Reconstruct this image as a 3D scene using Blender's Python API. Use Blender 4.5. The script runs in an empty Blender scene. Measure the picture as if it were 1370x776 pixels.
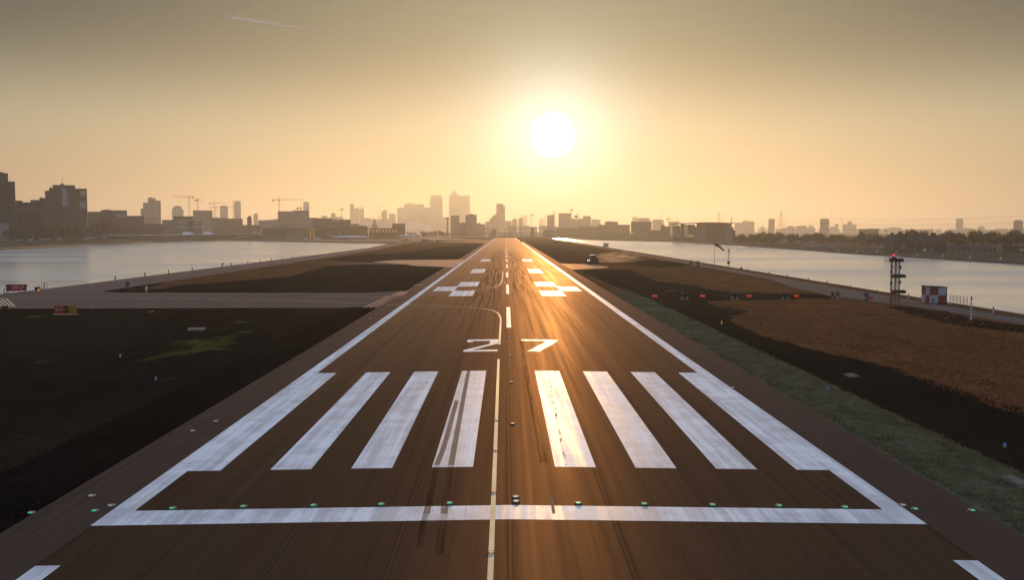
import bpy, bmesh, math, random
import numpy as np
from mathutils import Vector, Matrix

rng = random.Random(27)
nrng = np.random.RandomState(27)
sc = bpy.context.scene
col = sc.collection
RAD = math.radians

# ------------------------------------------------------------------ camera
F = 1320.0                 # focal length in photograph pixels (1370 wide)
H = 10.54                  # camera height over the runway edge
PITCH = math.atan(79.0 / F)
YAW = math.atan((685.0 - 676.6) / F)
SUN_EL = RAD(5.5)
SUN_AZ = YAW + math.atan((739.0 - 685.0) / F)      # to the right of +Y
FW = Vector((math.sin(YAW) * math.cos(PITCH), math.cos(YAW) * math.cos(PITCH), -math.sin(PITCH)))
RT = Vector((math.cos(YAW), -math.sin(YAW), 0))
UP = RT.cross(FW)
CAM = Vector((-0.14, 0, H))

cam = bpy.data.cameras.new("camera")
cam.sensor_width = 36.0
cam.lens = 36.0 * F / 1370.0
cam.clip_start = 0.5
cam.clip_end = 120000
co = bpy.data.objects.new("camera", cam)
col.objects.link(co)
co.matrix_world = Matrix(((RT.x, UP.x, -FW.x, CAM.x), (RT.y, UP.y, -FW.y, 0), (RT.z, UP.z, -FW.z, H), (0, 0, 0, 1)))
sc.camera = co


def ray(u, v):
    return (FW + RT * ((u - 685.0) / F) + UP * ((388.0 - v) / F))


def P(u, v, z=0.0):
    """where a sight line meets the level z (used to survey the place)"""
    d = ray(u, v)
    t = (z - H) / d.z
    return Vector((CAM.x + d.x * t, d.y * t, z))


def A(u, v, r):
    """point on a sight line at horizontal range r"""
    d = ray(u, v)
    t = r / math.hypot(d.x, d.y)
    return Vector((CAM.x + d.x * t, d.y * t, H + d.z * t))


def DIST(v, z=0.0):
    return P(676.6, v, z).y


# ------------------------------------------------------------------ render settings
sc.render.engine = 'CYCLES'
cy = sc.cycles
cy.use_denoising = True
cy.max_bounces = 6
cy.diffuse_bounces = 2
cy.glossy_bounces = 3
cy.transmission_bounces = 3
cy.volume_bounces = 2
cy.transparent_max_bounces = 8
cy.sample_clamp_indirect = 4.0
cy.caustics_reflective = False
cy.caustics_refractive = False
sc.view_settings.view_transform = 'Standard'
sc.view_settings.look = 'None'
sc.view_settings.gamma = 1.0
sc.view_settings.use_curve_mapping = False
sc.view_settings.exposure = EXPOSURE = 0.0
SKY_S = 0.118
BAND_E = 7.3
BAND_C = (5.7, 3.9, 2.1)
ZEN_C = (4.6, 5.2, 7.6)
SUN_W = 2.1

# ------------------------------------------------------------------ node helper
class NT:
    def __init__(self, tree):
        self.t = tree
        self.n = tree.nodes
        self.l = tree.links

    def node(self, kind, **kw):
        n = self.n.new(kind)
        for k, v in kw.items():
            setattr(n, k, v)
        return n

    def link(self, a, b):
        self.l.new(a, b)

    def put(self, sock, v):
        if v is None:
            return
        if hasattr(v, 'is_output') or isinstance(v, bpy.types.NodeSocket):
            self.l.new(v, sock)
        else:
            if isinstance(v, (tuple, list)) and len(v) == 3 and sock.type == 'RGBA':
                v = (*v, 1)
            sock.default_value = v

    def math(self, op, a, b=None, c=None, clamp=False):
        n = self.node('ShaderNodeMath', operation=op, use_clamp=clamp)
        self.put(n.inputs[0], a)
        self.put(n.inputs[1], b)
        self.put(n.inputs[2], c)
        return n.outputs[0]

    def vmath(self, op, a, b=None):
        n = self.node('ShaderNodeVectorMath', operation=op)
        self.put(n.inputs[0], a)
        self.put(n.inputs[1], b)
        return n.outputs['Value'] if op in ('DOT_PRODUCT', 'LENGTH') else n.outputs[0]

    def mix(self, fac, a, b, mode='MIX'):
        n = self.node('ShaderNodeMix', data_type='RGBA', blend_type=mode)
        self.put(n.inputs[0], fac)
        self.put(n.inputs[6], a)
        self.put(n.inputs[7], b)
        return n.outputs[2]

    def ramp(self, v, lo, hi, a=0.0, b=1.0):
        n = self.node('ShaderNodeMapRange', interpolation_type='SMOOTHSTEP')
        self.put(n.inputs[0], v)
        n.inputs[1].default_value = lo
        n.inputs[2].default_value = hi
        n.inputs[3].default_value = a
        n.inputs[4].default_value = b
        return n.outputs[0]

    def noise(self, vec, scale, detail=3.0, rough=0.5, stretch=None):
        if stretch:
            m = self.node('ShaderNodeMapping')
            self.put(m.inputs[0], vec)
            m.inputs['Scale'].default_value = stretch
            vec = m.outputs[0]
        n = self.node('ShaderNodeTexNoise')
        self.put(n.inputs['Vector'], vec)
        n.inputs['Scale'].default_value = scale
        n.inputs['Detail'].default_value = detail
        n.inputs['Roughness'].default_value = rough
        return n.outputs['Fac']

    def sep(self, vec):
        n = self.node('ShaderNodeSeparateXYZ')
        self.put(n.inputs[0], vec)
        return n.outputs


def new_mat(name):
    m = bpy.data.materials.new(name)
    m.use_nodes = True
    t = NT(m.node_tree)
    b = m.node_tree.nodes['Principled BSDF']
    return m, t, b


def setp(t, b, **kw):
    names = {'color': 'Base Color', 'rough': 'Roughness', 'metal': 'Metallic', 'spec': 'Specular IOR Level',
             'ecol': 'Emission Color', 'estr': 'Emission Strength', 'alpha': 'Alpha', 'trans': 'Transmission Weight', 'ior': 'IOR'}
    for k, v in kw.items():
        t.put(b.inputs[names[k]], v)


def objco(t):
    return t.node('ShaderNodeTexCoord').outputs['Object']


def bump(t, b, h, strength=0.3, dist=0.05):
    n = t.node('ShaderNodeBump')
    n.inputs['Strength'].default_value = strength
    n.inputs['Distance'].default_value = dist
    t.put(n.inputs['Height'], h)
    t.put(b.inputs['Normal'], n.outputs[0])


_simple = {}


def simple(name, color, rough=0.6, metal=0.0, spec=0.3, var=0.18, scale=1.5):
    """a painted / plain surface with some grime variation"""
    if name in _simple:
        return _simple[name]
    m, t, b = new_mat(name)
    o = objco(t)
    n = t.noise(o, scale, 4, 0.6)
    n2 = t.noise(o, scale * 0.3, 2, 0.5, (1, 1, 0.25))
    k = t.ramp(t.math('ADD', t.math('MULTIPLY', n, 0.6), t.math('MULTIPLY', n2, 0.4)), 0.3, 0.7)
    c = t.mix(k, tuple(x * (1 - var) for x in color), tuple(min(1, x * (1 + var)) for x in color))
    setp(t, b, color=c, rough=rough, metal=metal, spec=spec)
    _simple[name] = m
    return m


def emis(name, color, strength):
    if name in _simple:
        return _simple[name]
    m, t, b = new_mat(name)
    setp(t, b, color=color, rough=0.3, ecol=color, estr=strength)
    _simple[name] = m
    return m


# ------------------------------------------------------------------ mesh helper
class MB:
    def __init__(self):
        self.v = []
        self.f = []
        self.mi = []

    def face(self, pts, mi=0):
        i = len(self.v)
        self.v += [tuple(p) for p in pts]
        self.f.append(tuple(range(i, i + len(pts))))
        self.mi.append(mi)

    def box(self, x0, x1, y0, y1, z0, z1, mi=0, bottom=True):
        i = len(self.v)
        self.v += [(x0, y0, z0), (x1, y0, z0), (x1, y1, z0), (x0, y1, z0),
                   (x0, y0, z1), (x1, y0, z1), (x1, y1, z1), (x0, y1, z1)]
        fs = [(0, 1, 5, 4), (1, 2, 6, 5), (2, 3, 7, 6), (3, 0, 4, 7), (4, 5, 6, 7)]
        if bottom:
            fs.append((3, 2, 1, 0))
        for f in fs:
            self.f.append(tuple(i + k for k in f))
            self.mi.append(mi)
        return self

    def bar(self, a, b, r, n=4, r2=None, mi=0, caps=True):
        a = Vector(a)
        b = Vector(b)
        d = (b - a)
        if d.length < 1e-6:
            return self
        d.normalize()
        u = d.orthogonal().normalized() if abs(d.z) > 0.999 else d.cross(Vector((0, 0, 1))).normalized()
        w = d.cross(u)
        r2 = r if r2 is None else r2
        i = len(self.v)
        for (p, rr) in ((a, r), (b, r2)):
            for k in range(n):
                an = 2 * math.pi * (k + 0.5) / n
                self.v.append(tuple(p + u * (math.cos(an) * rr) + w * (math.sin(an) * rr)))
        for k in range(n):
            self.f.append((i + k, i + (k + 1) % n, i + n + (k + 1) % n, i + n + k))
            self.mi.append(mi)
        if caps:
            self.f.append(tuple(i + k for k in range(n))[::-1])
            self.f.append(tuple(i + n + k for k in range(n)))
            self.mi += [mi, mi]
        return self

    def lathe(self, prof, cx=0, cy=0, n=12, mi=0, axis='Z', ox=0, oz=0, sy=1.0):
        """profile [(radius, along)] revolved; axis Z or X"""
        i = len(self.v)
        for (r, h) in prof:
            for k in range(n):
                an = 2 * math.pi * k / n
                c, s = math.cos(an) * r, math.sin(an) * r
                if axis == 'Z':
                    self.v.append((cx + c, cy + s * sy, h))
                else:
                    self.v.append((h, cy + c, oz + s * sy))
        for a in range(len(prof) - 1):
            for k in range(n):
                q = (i + a * n + k, i + a * n + (k + 1) % n, i + (a + 1) * n + (k + 1) % n, i + (a + 1) * n + k)
                self.f.append(q if axis == 'Z' else q[::-1])
                self.mi.append(mi)
        self.f.append(tuple(i + k for k in range(n))[::-1])
        e = i + (len(prof) - 1) * n
        self.f.append(tuple(e + k for k in range(n)))
        self.mi += [mi, mi]
        return self

    def prism(self, poly, y0, y1, mi=0):
        """outline in x,z extruded along y"""
        n = len(poly)
        i = len(self.v)
        self.v += [(x, y0, z) for x, z in poly] + [(x, y1, z) for x, z in poly]
        self.f.append(tuple(i + k for k in range(n)))
        self.f.append(tuple(i + n + k for k in range(n))[::-1])
        self.mi += [mi, mi]
        for k in range(n):
            self.f.append((i + (k + 1) % n, i + k, i + n + k, i + n + (k + 1) % n))
            self.mi.append(mi)
        return self

    def slab(self, poly, z0, z1, mi=0):
        """outline in x,y extruded along z"""
        n = len(poly)
        i = len(self.v)
        self.v += [(p[0], p[1], z0) for p in poly] + [(p[0], p[1], z1) for p in poly]
        self.f.append(tuple(i + k for k in range(n))[::-1])
        self.f.append(tuple(i + n + k for k in range(n)))
        self.mi += [mi, mi]
        for k in range(n):
            self.f.append((i + k, i + (k + 1) % n, i + n + (k + 1) % n, i + n + k))
            self.mi.append(mi)
        return self

    def mesh(self, name, mats, smooth=False, bevel=0.0, recalc=True):
        me = bpy.data.meshes.new(name)
        me.from_pydata(self.v, [], self.f)
        if not isinstance(mats, (list, tuple)):
            mats = [mats]
        for m in mats:
            me.materials.append(m)
        if len(mats) > 1:
            me.polygons.foreach_set('material_index', self.mi)
        if bevel or recalc:
            bm = bmesh.new()
            bm.from_mesh(me)
            if bevel:
                bmesh.ops.remove_doubles(bm, verts=bm.verts, dist=1e-5)
            bmesh.ops.recalc_face_normals(bm, faces=bm.faces)
            if bevel:
                es = [e for e in bm.edges if len(e.link_faces) == 2 and e.calc_face_angle(0) > 0.6]
                bmesh.ops.bevel(bm, geom=es, offset=bevel, segments=1, affect='EDGES', profile=0.5)
            bm.to_mesh(me)
            bm.free()
        if smooth:
            me.polygons.foreach_set('use_smooth', [True] * len(me.polygons))
        me.update()
        return me

    def build(self, name, mats, parent=None, smooth=False, bevel=0.0, recalc=True):
        o = bpy.data.objects.new(name, self.mesh(name, mats, smooth, bevel, recalc))
        col.objects.link(o)
        if parent:
            o.parent = parent
        return o


def tag(o, label, cat=None, group=None, kind=None):
    o['label'] = label
    if cat:
        o['category'] = cat
    if group:
        o['group'] = group
    if kind:
        o['kind'] = kind
    return o


def thing(name, label, cat, loc=(0, 0, 0), rz=0.0, group=None):
    o = bpy.data.objects.new(name, None)
    o.empty_display_size = 0.5
    col.objects.link(o)
    o.location = loc
    o.rotation_euler = (0, 0, rz)
    return tag(o, label, cat, group)


def dup(root, loc, rz, label=None, group=None, scale=None):
    def rec(o, par):
        c = o.copy()
        col.objects.link(c)
        if par:
            c.parent = par
            c.matrix_parent_inverse = o.matrix_parent_inverse.copy()
        for ch in o.children:
            rec(ch, c)
        return c
    r = rec(root, None)
    r.location = loc
    r.rotation_euler = (0, 0, rz)
    if scale:
        r.scale = scale if not isinstance(scale, (int, float)) else (scale,) * 3
    if label:
        r['label'] = label
    if group:
        r['group'] = group
    return r


# ------------------------------------------------------------------ sky, sun
w = bpy.data.worlds.new("World")
sc.world = w
w.use_nodes = True
t = NT(w.node_tree)
bg = w.node_tree.nodes['Background']
sky = t.node('ShaderNodeTexSky', sky_type='NISHITA')
sky.sun_disc = False
sky.sun_elevation = SUN_EL
sky.sun_rotation = SUN_AZ
sky.altitude = 20
sky.air_density = 1.0
sky.dust_density = 1.0
sky.ozone_density = 1.0
sund = Vector((math.sin(SUN_AZ) * math.cos(SUN_EL), math.cos(SUN_AZ) * math.cos(SUN_EL), math.sin(SUN_EL)))
gen = t.node('ShaderNodeTexCoord').outputs['Generated']
nrm = t.vmath('NORMALIZE', gen)
cosg = t.vmath('DOT_PRODUCT', nrm, tuple(sund))
ang = t.math('MULTIPLY', t.math('ARCCOSINE', t.math('MINIMUM', cosg, 0.9999999)), 180 / math.pi)


def halo(width, amp, colr, power=1.0):
    e = t.math('EXPONENT', t.math('MULTIPLY', t.math('POWER', t.math('DIVIDE', ang, width), power), -1.0))
    n = t.node('ShaderNodeVectorMath', operation='SCALE')
    n.inputs[0].default_value = colr
    t.link(t.math('MULTIPLY', e, amp), n.inputs['Scale'])
    return n.outputs[0]


gm = t.node('ShaderNodeGamma')
gm.inputs['Gamma'].default_value = 0.85            # dusty evening air: a softer fall-off than a clear sky
t.link(sky.outputs[0], gm.inputs['Color'])


def scaled(sock_or_col, k):
    n = t.node('ShaderNodeVectorMath', operation='SCALE')
    t.put(n.inputs[0], sock_or_col)
    t.put(n.inputs['Scale'], k)
    return n.outputs[0]


elev = t.math('MULTIPLY', t.math('ARCSINE', t.sep(nrm)[2]), 180 / math.pi)
band = t.math('EXPONENT', t.math('MULTIPLY', t.math('POWER', t.math('DIVIDE', t.math('MAXIMUM', elev, 0.0), BAND_E), 2.0), -1.0))
fwd = t.ramp(ang, 70.0, 5.0, 0.25, 1.0)
acc = scaled(gm.outputs[0], 1.413 * SKY_S)
mid = t.math('EXPONENT', t.math('MULTIPLY', t.math('POWER', t.math('DIVIDE', t.math('SUBTRACT', elev, 6.2), 2.8), 2.0), -1.0))
acc = t.vmath('ADD', acc, scaled((1.3, 1.4, 0.95), mid))
acc = t.vmath('ADD', acc, scaled(BAND_C, t.math('MULTIPLY', band, fwd)))   # far dusty air low over the city
top = t.math('MULTIPLY', t.ramp(elev, 7.0, 13.0), t.ramp(ang, 32.0, 8.0))
acc = t.vmath('ADD', acc, scaled((0.75, 0.75, 0.5), top))
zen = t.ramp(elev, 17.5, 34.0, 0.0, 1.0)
acc = t.vmath('ADD', acc, scaled(ZEN_C, zen))               # brightness added overhead, out of view, to light the ground
for p_ in (halo(1.17, 40.0, (1.0, 0.97, 0.9), 12.0),    # the veiled disc of the sun
           halo(3.3, 9.0, (0.8, 0.9, 0.9), 1.5),       # aureole of the dusty air
           halo(7.0, 0.9, (0.85, 0.85, 0.75), 1.2)):
    acc = t.vmath('ADD', acc, p_)
tint = t.mix(t.ramp(elev, 5.0, 12.0), (1.0, 1.0, 1.0, 1), (0.87, 0.985, 0.98, 1))
acc = t.vmath('MULTIPLY', acc, tint)
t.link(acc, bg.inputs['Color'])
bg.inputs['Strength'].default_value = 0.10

sl = bpy.data.lights.new("sun", 'SUN')
sl.energy = SUN_W
sl.angle = RAD(0.5)
sl.color = (1.0, 0.57, 0.23)
so = bpy.data.objects.new("sun", sl)
col.objects.link(so)
so.rotation_euler = (-sund).to_track_quat('-Z', 'Y').to_euler()
# ================================================================== GROUND, WATER, RUNWAY
def struct(o, label, cat):
    return tag(o, label, cat, None, 'structure')


def crown(x):
    x = abs(x)
    if x <= 15:
        return 0.21 * (1 - x / 15.0)
    return -0.012 * (x - 15)


SPEC_ASPHALT = 0.02
# ---- materials ------------------------------------------------------------------
def mat_asphalt(name, base, runway=False, rough=0.62, sheen=0.013):
    m, t, b = new_mat(name)
    o = objco(t)
    x, y, z = t.sep(o)
    fine = t.noise(o, 9.0, 3, 0.7)
    mid = t.noise(o, 0.35, 4, 0.6)
    streak = t.noise(o, 1.0, 4, 0.65, (0.9, 0.012, 1))
    streak2 = t.noise(o, 1.0, 3, 0.7, (3.2, 0.03, 1))
    k = t.math('ADD', t.math('MULTIPLY', mid, 0.35), t.math('MULTIPLY', streak, 0.65))
    k = t.ramp(k, 0.34, 0.66)
    c = t.mix(k, tuple(v * 0.78 for v in base), tuple(v * 1.2 for v in base))
    c = t.mix(t.ramp(fine, 0.35, 0.75, 0.0, 0.6), c, tuple(v * 1.9 for v in base))
    c = t.mix(t.math('MULTIPLY', t.ramp(streak2, 0.54, 0.70), 0.22), c, tuple(v * 0.45 for v in base))
    gmod = t.ramp(streak2, 0.40, 0.68, 1.08, 0.86)
    r = t.ramp(streak, 0.3, 0.7, rough - 0.03, rough + 0.04)
    if runway:
        ax = t.math('ABSOLUTE', x)
        # tyre rubber laid down past the threshold, either side of the centre line
        zone = t.math('MULTIPLY', t.ramp(y, 90, 200), t.ramp(y, 620, 420))
        lane = t.math('MULTIPLY', t.ramp(ax, 0.4, 1.6), t.ramp(ax, 8.0, 4.5))
        rub = t.math('MULTIPLY', t.math('MULTIPLY', zone, lane), t.ramp(streak2, 0.42, 0.6))
        c = t.mix(t.math('MULTIPLY', rub, 0.65), c, (0.014, 0.012, 0.012))
        r = t.math('SUBTRACT', r, t.math('MULTIPLY', rub, 0.08))
        lane2 = t.ramp(t.noise(o, 1.0, 2, 0.5, (0.55, 0.004, 1)), 0.5, 0.62)
        c = t.mix(t.math('MULTIPLY', lane2, 0.5), c, tuple(v * 0.5 for v in base))
        # scrubbed patches of paler stone where wheels touch down
        sc_ = t.math('MULTIPLY', t.math('MULTIPLY', t.ramp(y, 150, 200), t.ramp(y, 420, 300)),
                     t.ramp(t.noise(o, 1.0, 4, 0.75, (2.4, 0.16, 1)), 0.54, 0.66))
        sc_ = t.math('MULTIPLY', sc_, t.ramp(ax, 6.5, 4.0))
        c = t.mix(t.math('MULTIPLY', sc_, 0.7), c, (0.11, 0.08, 0.055))
        gmod = t.math('ADD', t.math('MULTIPLY', gmod, t.math('SUBTRACT', 1.0, t.math('MULTIPLY', rub, 0.6))), t.math('MULTIPLY', sc_, 0.9))
        # paving joints: one between every two lanes, and a few across
        fx = t.math('ABSOLUTE', t.math('SUBTRACT', t.math('FRACT', t.math('ADD', t.math('DIVIDE', x, 3.75), 0.5)), 0.5))
        j = t.ramp(fx, 0.012, 0.004)
        wob = t.ramp(t.noise(o, 1.0, 2, 0.5, (0.4, 0.05, 1)), 0.35, 0.6)
        c = t.mix(t.math('MULTIPLY', t.math('MULTIPLY', j, wob), 0.6), c, tuple(v * 2.0 for v in base))
        jd = t.ramp(t.math('ABSOLUTE', t.math('SUBTRACT', fx, 0.022)), 0.014, 0.004)
        gmod = t.math('MULTIPLY', gmod, t.math('SUBTRACT', 1.0, t.math('MULTIPLY', jd, 0.35)))
        fy = t.math('ABSOLUTE', t.math('SUBTRACT', t.math('FRACT', t.math('DIVIDE', t.math('ADD', y, 63.0), 89.0)), 0.5))
        jy = t.ramp(fy, 0.0022, 0.0010)
        c = t.mix(t.math('MULTIPLY', jy, 0.8), c, tuple(v * 3.0 for v in base))
    # matt stone in bitumen, with a weak gloss whose orange tint is put in for sunset glow
    d = t.node('ShaderNodeBsdfDiffuse')
    t.put(d.inputs['Color'], c)
    gl = t.node('ShaderNodeBsdfGlossy')
    gl.inputs['Color'].default_value = (1.0, 0.66, 0.38, 1)
    t.put(gl.inputs['Roughness'], r)
    bn = t.node('ShaderNodeBump')
    bn.inputs['Strength'].default_value = 0.22
    bn.inputs['Distance'].default_value = 0.012
    t.put(bn.inputs['Height'], t.noise(o, 26.0, 2, 0.7))
    t.link(bn.outputs[0], d.inputs['Normal'])
    t.link(bn.outputs[0], gl.inputs['Normal'])
    mx = t.node('ShaderNodeMixShader')
    gl2 = t.node('ShaderNodeBsdfGlossy')
    gl2.inputs['Color'].default_value = (1.0, 0.56, 0.26, 1)
    gl2.inputs['Roughness'].default_value = 0.78
    lw = t.node('ShaderNodeLayerWeight')
    lw.inputs['Blend'].default_value = 0.5
    gz = t.math('POWER', lw.outputs['Facing'], 16.0)
    k1 = t.math('MULTIPLY', t.ramp(streak, 0.35, 0.65, 1.08, 0.92), t.math('ADD', t.math('ADD', t.math('MULTIPLY', gz, 3.0 * sheen), t.math('MULTIPLY', t.math('POWER', lw.outputs['Facing'], 60.0), 9.0 * sheen)), sheen * 0.95))
    k2 = t.math('ADD', t.math('MULTIPLY', gz, 9.5 * sheen), sheen * 0.18)
    k1 = t.math('MULTIPLY', k1, gmod)
    t.put(mx.inputs[0], k1)
    t.link(d.outputs[0], mx.inputs[1])
    t.link(gl.outputs[0], mx.inputs[2])
    k2 = t.math('MULTIPLY', k2, gmod)
    mx2 = t.node('ShaderNodeMixShader')
    t.put(mx2.inputs[0], k2)
    t.link(mx.outputs[0], mx2.inputs[1])
    t.link(gl2.outputs[0], mx2.inputs[2])
    mx = mx2
    t.n.remove(b)
    t.link(mx.outputs[0], t.n['Material Output'].inputs['Surface'])
    return m


def mat_paint(name, base, wear=0.5):
    m, t, b = new_mat(name)
    o = objco(t)
    s1 = t.noise(o, 1.0, 4, 0.6, (2.3, 0.07, 1))
    s2 = t.noise(o, 1.0, 4, 0.7, (5.0, 0.9, 1))
    s3 = t.noise(o, 0.5, 3, 0.6)
    k = t.math('ADD', t.math('MULTIPLY', s1, 0.6), t.math('MULTIPLY', s3, 0.4))
    c = t.mix(t.ramp(k, 0.4, 0.62), tuple(v * 0.62 for v in base), base)
    blot = t.math('MULTIPLY', t.ramp(s2, 0.54, 0.68), t.ramp(s1, 0.64, 0.42))
    c = t.mix(t.math('MULTIPLY', blot, wear), c, tuple(v * 0.3 for v in base))
    line = t.ramp(t.noise(o, 1.0, 3, 0.6, (6.5, 0.05, 1)), 0.56, 0.68)
    c = t.mix(t.math('MULTIPLY', line, wear * 0.8), c, tuple(v * 0.5 for v in base))
    setp(t, b, color=c, rough=t.ramp(s1, 0.3, 0.7, 0.46, 0.6), spec=0.4)
    return m


M_RUNWAY = mat_asphalt('runway_asphalt', (0.016, 0.0106, 0.0080), True, 0.46, 0.044)
M_SHOULDER = mat_asphalt('shoulder_asphalt', (0.044, 0.030, 0.025), False, 0.55, 0.022)
M_TAXI = mat_asphalt('taxiway_asphalt', (0.075, 0.060, 0.054), False, 0.66)
M_ROAD = mat_asphalt('road_asphalt', (0.075, 0.066, 0.062), False, 0.66)
M_CONC = mat_asphalt('pale_concrete', (0.18, 0.13, 0.09), False, 0.6, 0.06)
M_WHITE = mat_paint('white_paint', (0.80, 0.80, 0.81))
M_YELLOW = mat_paint('yellow_paint', (0.66, 0.54, 0.30), 0.3)
M_TYRE = mat_asphalt('tyre_rubber', (0.018, 0.014, 0.012), False, 0.6)
M_QUAY = simple('quay_concrete', (0.085, 0.075, 0.062), 0.8, var=0.3, scale=0.4)


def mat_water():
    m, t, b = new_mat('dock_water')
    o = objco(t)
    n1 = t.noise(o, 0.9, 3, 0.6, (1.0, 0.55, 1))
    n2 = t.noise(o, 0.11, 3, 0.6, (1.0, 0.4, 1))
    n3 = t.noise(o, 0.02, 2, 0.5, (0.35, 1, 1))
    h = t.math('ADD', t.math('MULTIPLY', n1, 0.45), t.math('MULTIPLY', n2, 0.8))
    setp(t, b, color=(0.56, 0.52, 0.44), rough=t.ramp(n3, 0.35, 0.65, 0.15, 0.27), spec=0.5, ior=1.33)  # base paler than dock water, its brightness put in for reflected sky
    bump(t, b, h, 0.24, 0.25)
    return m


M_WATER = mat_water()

# ---- the docks (outlines surveyed at water level) ----------------------------------
WZ = -1.2
dock_south = [(-84, 30), (-84, 420), (-86, 620), (-97, 815), (-98.5, 900)]
far_px = [(528, 322.9), (514, 322.8), (458, 322.5), (386, 322.4), (385, 321.2), (311, 320.7), (250, 322.6), (190, 325.2), (181, 326.2), (119, 328.7), (60, 331.8), (0, 335.2)]
far_s = [P(u, v, WZ) for u, v in far_px]
dock_south += [(p.x, p.y) for p in far_s] + [(-318, 500), (-312, 30)]
dock_north = [(65.5, 30), (65.5, 1550), (70, 1640), (96, 1650), (104, 1300)]
for u, v in [(897, 323.6), (1000, 329.4), (1150, 340.4), (1370, 354.2)]:
    p = P(u, v, WZ)
    dock_north.append((p.x, p.y))
dock_north += [(192, 30)]


def ground_with_docks():
    bm = bmesh.new()
    S = 16000
    outer = [(-S, -300), (S, -300), (S, 16000), (-S, 16000)]
    loops = [outer, dock_south, dock_north]
    edges = []
    for lp in loops:
        vs = [bm.verts.new((x, y, -0.06)) for x, y in lp]
        for i in range(len(vs)):
            edges.append(bm.edges.new((vs[i], vs[(i + 1) % len(vs)])))
    bmesh.ops.triangle_fill(bm, use_beauty=True, use_dissolve=False, edges=edges)
    for f in bm.faces:
        if f.normal.z < 0:
            f.normal_flip()
    me = bpy.data.meshes.new('ground')
    bm.to_mesh(me)
    bm.free()
    return me


m, t, b = new_mat('far_ground')
o_ = objco(t)
k_ = t.noise(o_, 0.02, 5, 0.65)
k2_ = t.noise(o_, 0.35, 3, 0.6)
c_ = t.mix(t.ramp(k_, 0.38, 0.62), (0.055, 0.05, 0.026), (0.10, 0.085, 0.055))
c_ = t.mix(t.ramp(k2_, 0.3, 0.8, 0, 0.5), c_, (0.04, 0.032, 0.02))
setp(t, b, color=c_, rough=0.9, spec=0.0)
M_FARGROUND = m
g_ = bpy.data.objects.new('ground', ground_with_docks())
g_.data.materials.append(M_FARGROUND)
col.objects.link(g_)
struct(g_, 'wide flat dull earth and scrub reaching the horizon around the docks', 'ground')


def walls(name, lp, z0, z1, mat, label):
    q = MB()
    n = len(lp)
    for i in range(n):
        a, c = lp[i], lp[(i + 1) % n]
        q.face([(a[0], a[1], z0), (c[0], c[1], z0), (c[0], c[1], z1), (a[0], a[1], z1)])
    o = q.build(name, mat, recalc=False)
    return tag(o, label, 'quay wall')


def coping(lp):
    return lp


def inset_sheet(lp, z, mat, name, label):
    bm = bmesh.new()
    vs = [bm.verts.new((x, y, z)) for x, y in lp]
    es = [bm.edges.new((vs[i], vs[(i + 1) % len(vs)])) for i in range(len(vs))]
    bmesh.ops.triangle_fill(bm, use_beauty=True, edges=es)
    for f in bm.faces:
        if f.normal.z < 0:
            f.normal_flip()
    me = bpy.data.meshes.new(name)
    bm.to_mesh(me)
    bm.free()
    me.materials.append(mat)
    o = bpy.data.objects.new(name, me)
    col.objects.link(o)
    return struct(o, label, 'water')


walls('quay_wall', dock_south, -3.0, -0.06, M_QUAY, 'low dark quay wall round the left dock')
walls('quay_wall', dock_north, -3.0, -0.06, M_QUAY, 'low dark quay wall round the right dock')
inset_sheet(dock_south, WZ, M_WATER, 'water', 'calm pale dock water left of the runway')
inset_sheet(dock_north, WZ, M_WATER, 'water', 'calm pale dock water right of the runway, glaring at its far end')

# ---- airfield turf: one sheet with brown, dark, green and mossy areas ----------------------
def PX(*pts):
    return [(P(u, v).x, P(u, v).y) for u, v in pts]


def inside(poly, X, Y):
    r = np.zeros(X.shape, bool)
    n = len(poly)
    for i in range(n):
        x0, y0 = poly[i]
        x1, y1 = poly[(i + 1) % n]
        if y0 == y1:
            continue
        c = ((y0 > Y) != (y1 > Y)) & (X < (x1 - x0) * (Y - y0) / (y1 - y0) + x0)
        r ^= c
    return r


ys = [8.0]
while ys[-1] < 1640:
    ys.append(ys[-1] + max(0.45, ys[-1] * 0.0085))
ys = np.array(ys)
xs = np.concatenate([np.linspace(-84, -24, 76), np.linspace(-23.5, -17.4, 20), np.linspace(17.4, 23.5, 20), np.linspace(24, 65.5, 66)])
X, Y = np.meshgrid(xs, ys)
rs = np.random.RandomState(3)


def wobble(shape, amp):
    a = rs.rand(*shape) - 0.5
    for _ in range(2):
        a = (a + np.roll(a, 1, 0) + np.roll(a, -1, 0) + np.roll(a, 1, 1) + np.roll(a, -1, 1)) / 5
    return a * amp * 5


XJ = X + wobble(X.shape, 0.35)
YJ = Y + wobble(X.shape, 0.9) * (0.4 + Y / 120)
dark = np.zeros(X.shape)
green = np.zeros(X.shape)
moss = np.zeros(X.shape)
black = np.zeros(X.shape)
# left of the runway
dark[(X < 0) & (Y < 150)] = 1
dark[inside(PX((436, 347), (482, 340.4), (537, 338.5), (590, 330), (645, 325.2), (660, 326), (625, 347.6), (498, 351.3)), XJ, YJ)] = 1
dark[inside([(-84, 150), (-60, 290), (-17, 345), (-17, 150)], XJ, YJ)] = 1
dark[inside(PX((597, 323.8), (652, 325.2), (656, 323.0), (600, 321.3)), XJ, YJ)] = 0.9
dark[inside(PX((590, 320.4), (654, 321.6), (656, 319.9), (600, 319.2)), XJ, YJ)] = 0.9
dark[inside(PX((195, 385.6), (226, 376.4), (293, 366), (344, 358), (395.5, 352), (420, 354), (432, 358), (400, 367), (385, 370), (314, 376.4), (242, 381.5), (207, 387.7)), XJ, YJ)] = 0
black[(X < -17) & (X > -22.0 + 0 * X) & (Y < 140)] = 1
black[(X < -17) & (XJ < -17) & (XJ > -21.8) & (Y < 140)] = 1
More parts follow.
